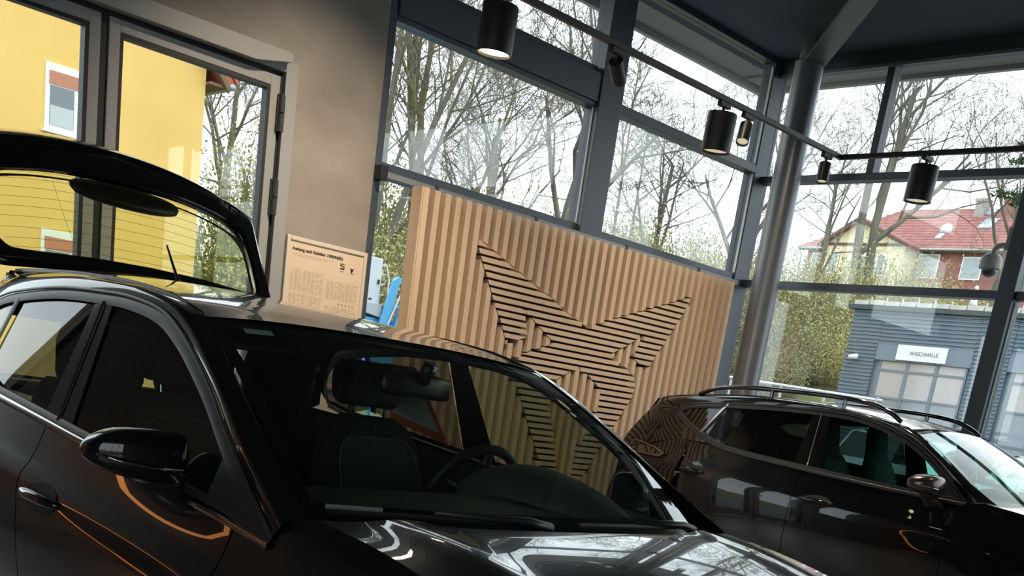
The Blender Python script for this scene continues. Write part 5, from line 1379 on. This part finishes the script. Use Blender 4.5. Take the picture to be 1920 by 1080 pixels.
# --- white railing along the bank
GALV = mat('galvanised_steel', (.50, .51, .52), .4, .6)
fe = thing('railing', 'galvanised tube railing along the foot of the bank', 'railing', (16.0, 10.4, 0))
rp_ = [(16, 13.6, 1.02), (16, 9.2, 1.02)]
b = MB(); b.tube([(0, 3.0, 2.07), (0, -1.6, 1.95)], .028, 8); part('top_rail', b, GALV, fe); b = MB(); b.tube([(0, 3.0, 1.62), (0, -1.6, 1.52)], .02, 8); part('middle_rail', b, GALV, fe)
for yy in (2.6, 1.35, .30, -.55, -1.5):
    b = MB(); b.tube([(0, yy, -.05), (0, yy, 2.0)], .028, 8); part('railing_post', b, GALV, fe)
bx('retaining_wall', -.1, .1, -1.7, 3.1, -.05, 1.2, mat('grey_kerb', (.30, .30, .29), .9), fe)

# --- blue lifting platform with number
BLUE = mat('light_blue_paint', (.10, .42, .72), .4); PALEW = mat('pale_white_paint', (.72, .74, .74), .5)
lp = thing('lift_platform', 'light blue lift platform with white body and number 306', 'work platform', (9.4, 13.0, 0))
bx('cabinet', -.52, -.22, -.05, .35, 2.05, 2.72, PALEW, lp, .01); bx('cabinet_handle', -.28, -.26, -.075, -.05, 2.38, 2.44, BLACK, lp); bx('cabinet_latch', -.40, -.36, -.07, -.05, 2.16, 2.18, BLACK, lp)
hb_ = MB(); hb_.prism([(-.55, 2.10), (.0, 2.14), (-.02, 2.02), (-.12, 1.93), (-.55, 1.99)], -.14, .5, 'y'); hu = part('white_body', hb_, mat('grey_white_body', (.52, .54, .54), .5), lp)
text_mesh('number', '306', .13, .002, mat('dark_number', (.08, .09, .10), .6), hu, (-.24, -.145, 2.005), (R(90), 0, 0), .002, 'LEFT', .8)
bx('blue_base', -.6, .34, -.1, .6, .75, 1.93, BLUE, lp, .01)
for x_ in (-.05, .19):
    b = MB(); b.prism([(x_ - .24, 1.80), (x_ - .10, 1.80), (x_ + .05, 2.50), (x_ + .0, 2.52), (x_ - .07, 2.46)], -.22, -.16, 'y'); part('blue_arm', b, BLUE, lp, bevel=.006)
bx('arm_bridge', -.06, .22, -.20, -.17, 2.43, 2.51, BLUE, lp, .006); bx('arm_bridge', -.14, .2, -.20, -.17, 2.10, 2.15, BLUE, lp, .004)
b = MB(); b.tube([(-.18, -.235, 1.82), (.02, -.235, 2.33)], .012, 6); part('white_stripe', b, PALEW, lp)
for zz in (2.26, 2.40, 2.54, 2.66):
    b = MB(); b.tube([(-.22, .2, zz), (.02, .2, zz + .01)], .009, 6); part('guard_rail', b, PALEW, lp)
b = MB(); b.tube([(.02, .2, 2.68), (.09, .2, 2.50), (.10, .2, 2.1)], .011, 6); part('guard_post', b, PALEW, lp)
for x_ in (-.45, .2):
    for y_ in (.0, .5):
        b = MB(); b.tube([(x_, y_, -.05), (x_, y_, .8)], .035, 8); part('support_leg', b, BLUE, lp)

# --- dome camera on the outside of the mullion
dc = thing('dome_camera', 'grey dome security camera on a bracket outside the right glazing', 'camera', (9.75, 4.645, 2.93))
CAMG = mat('warm_grey_camera', (.46, .43, .40), .5)
b = MB(); b.lathe([(.02, .115), (.055, .11), (.085, .085), (.092, .05), (.092, -.01), (.072, -.02)], 28); part('housing', b, CAMG, dc, True, auto=40)
b = MB(); b.lathe([(.066, -.012), (.066, -.03), (.055, -.062), (.03, -.08), (.005, -.085)], 24); part('dome', b, mat('smoked_dome', (.012, .013, .015), .08, coat=1.), dc, True)
b = MB(); b.tube(catmull([(0, 0, .10), (0, -.015, .165), (0, -.06, .185), (-.02, -.20, .175), (-.30, -.33, .165)], 20), .024, 10); part('bracket_arm', b, CAMG, dc, True)
bx('bracket_plate', -.375, -.35, -.44, -.26, .08, .26, CAMG, dc, .004)
b = MB(); b.tube([(-.36, -.335, .165), (-.27, -.32, .165)], .035, 12); part('bracket_socket', b, CAMG, dc, True)
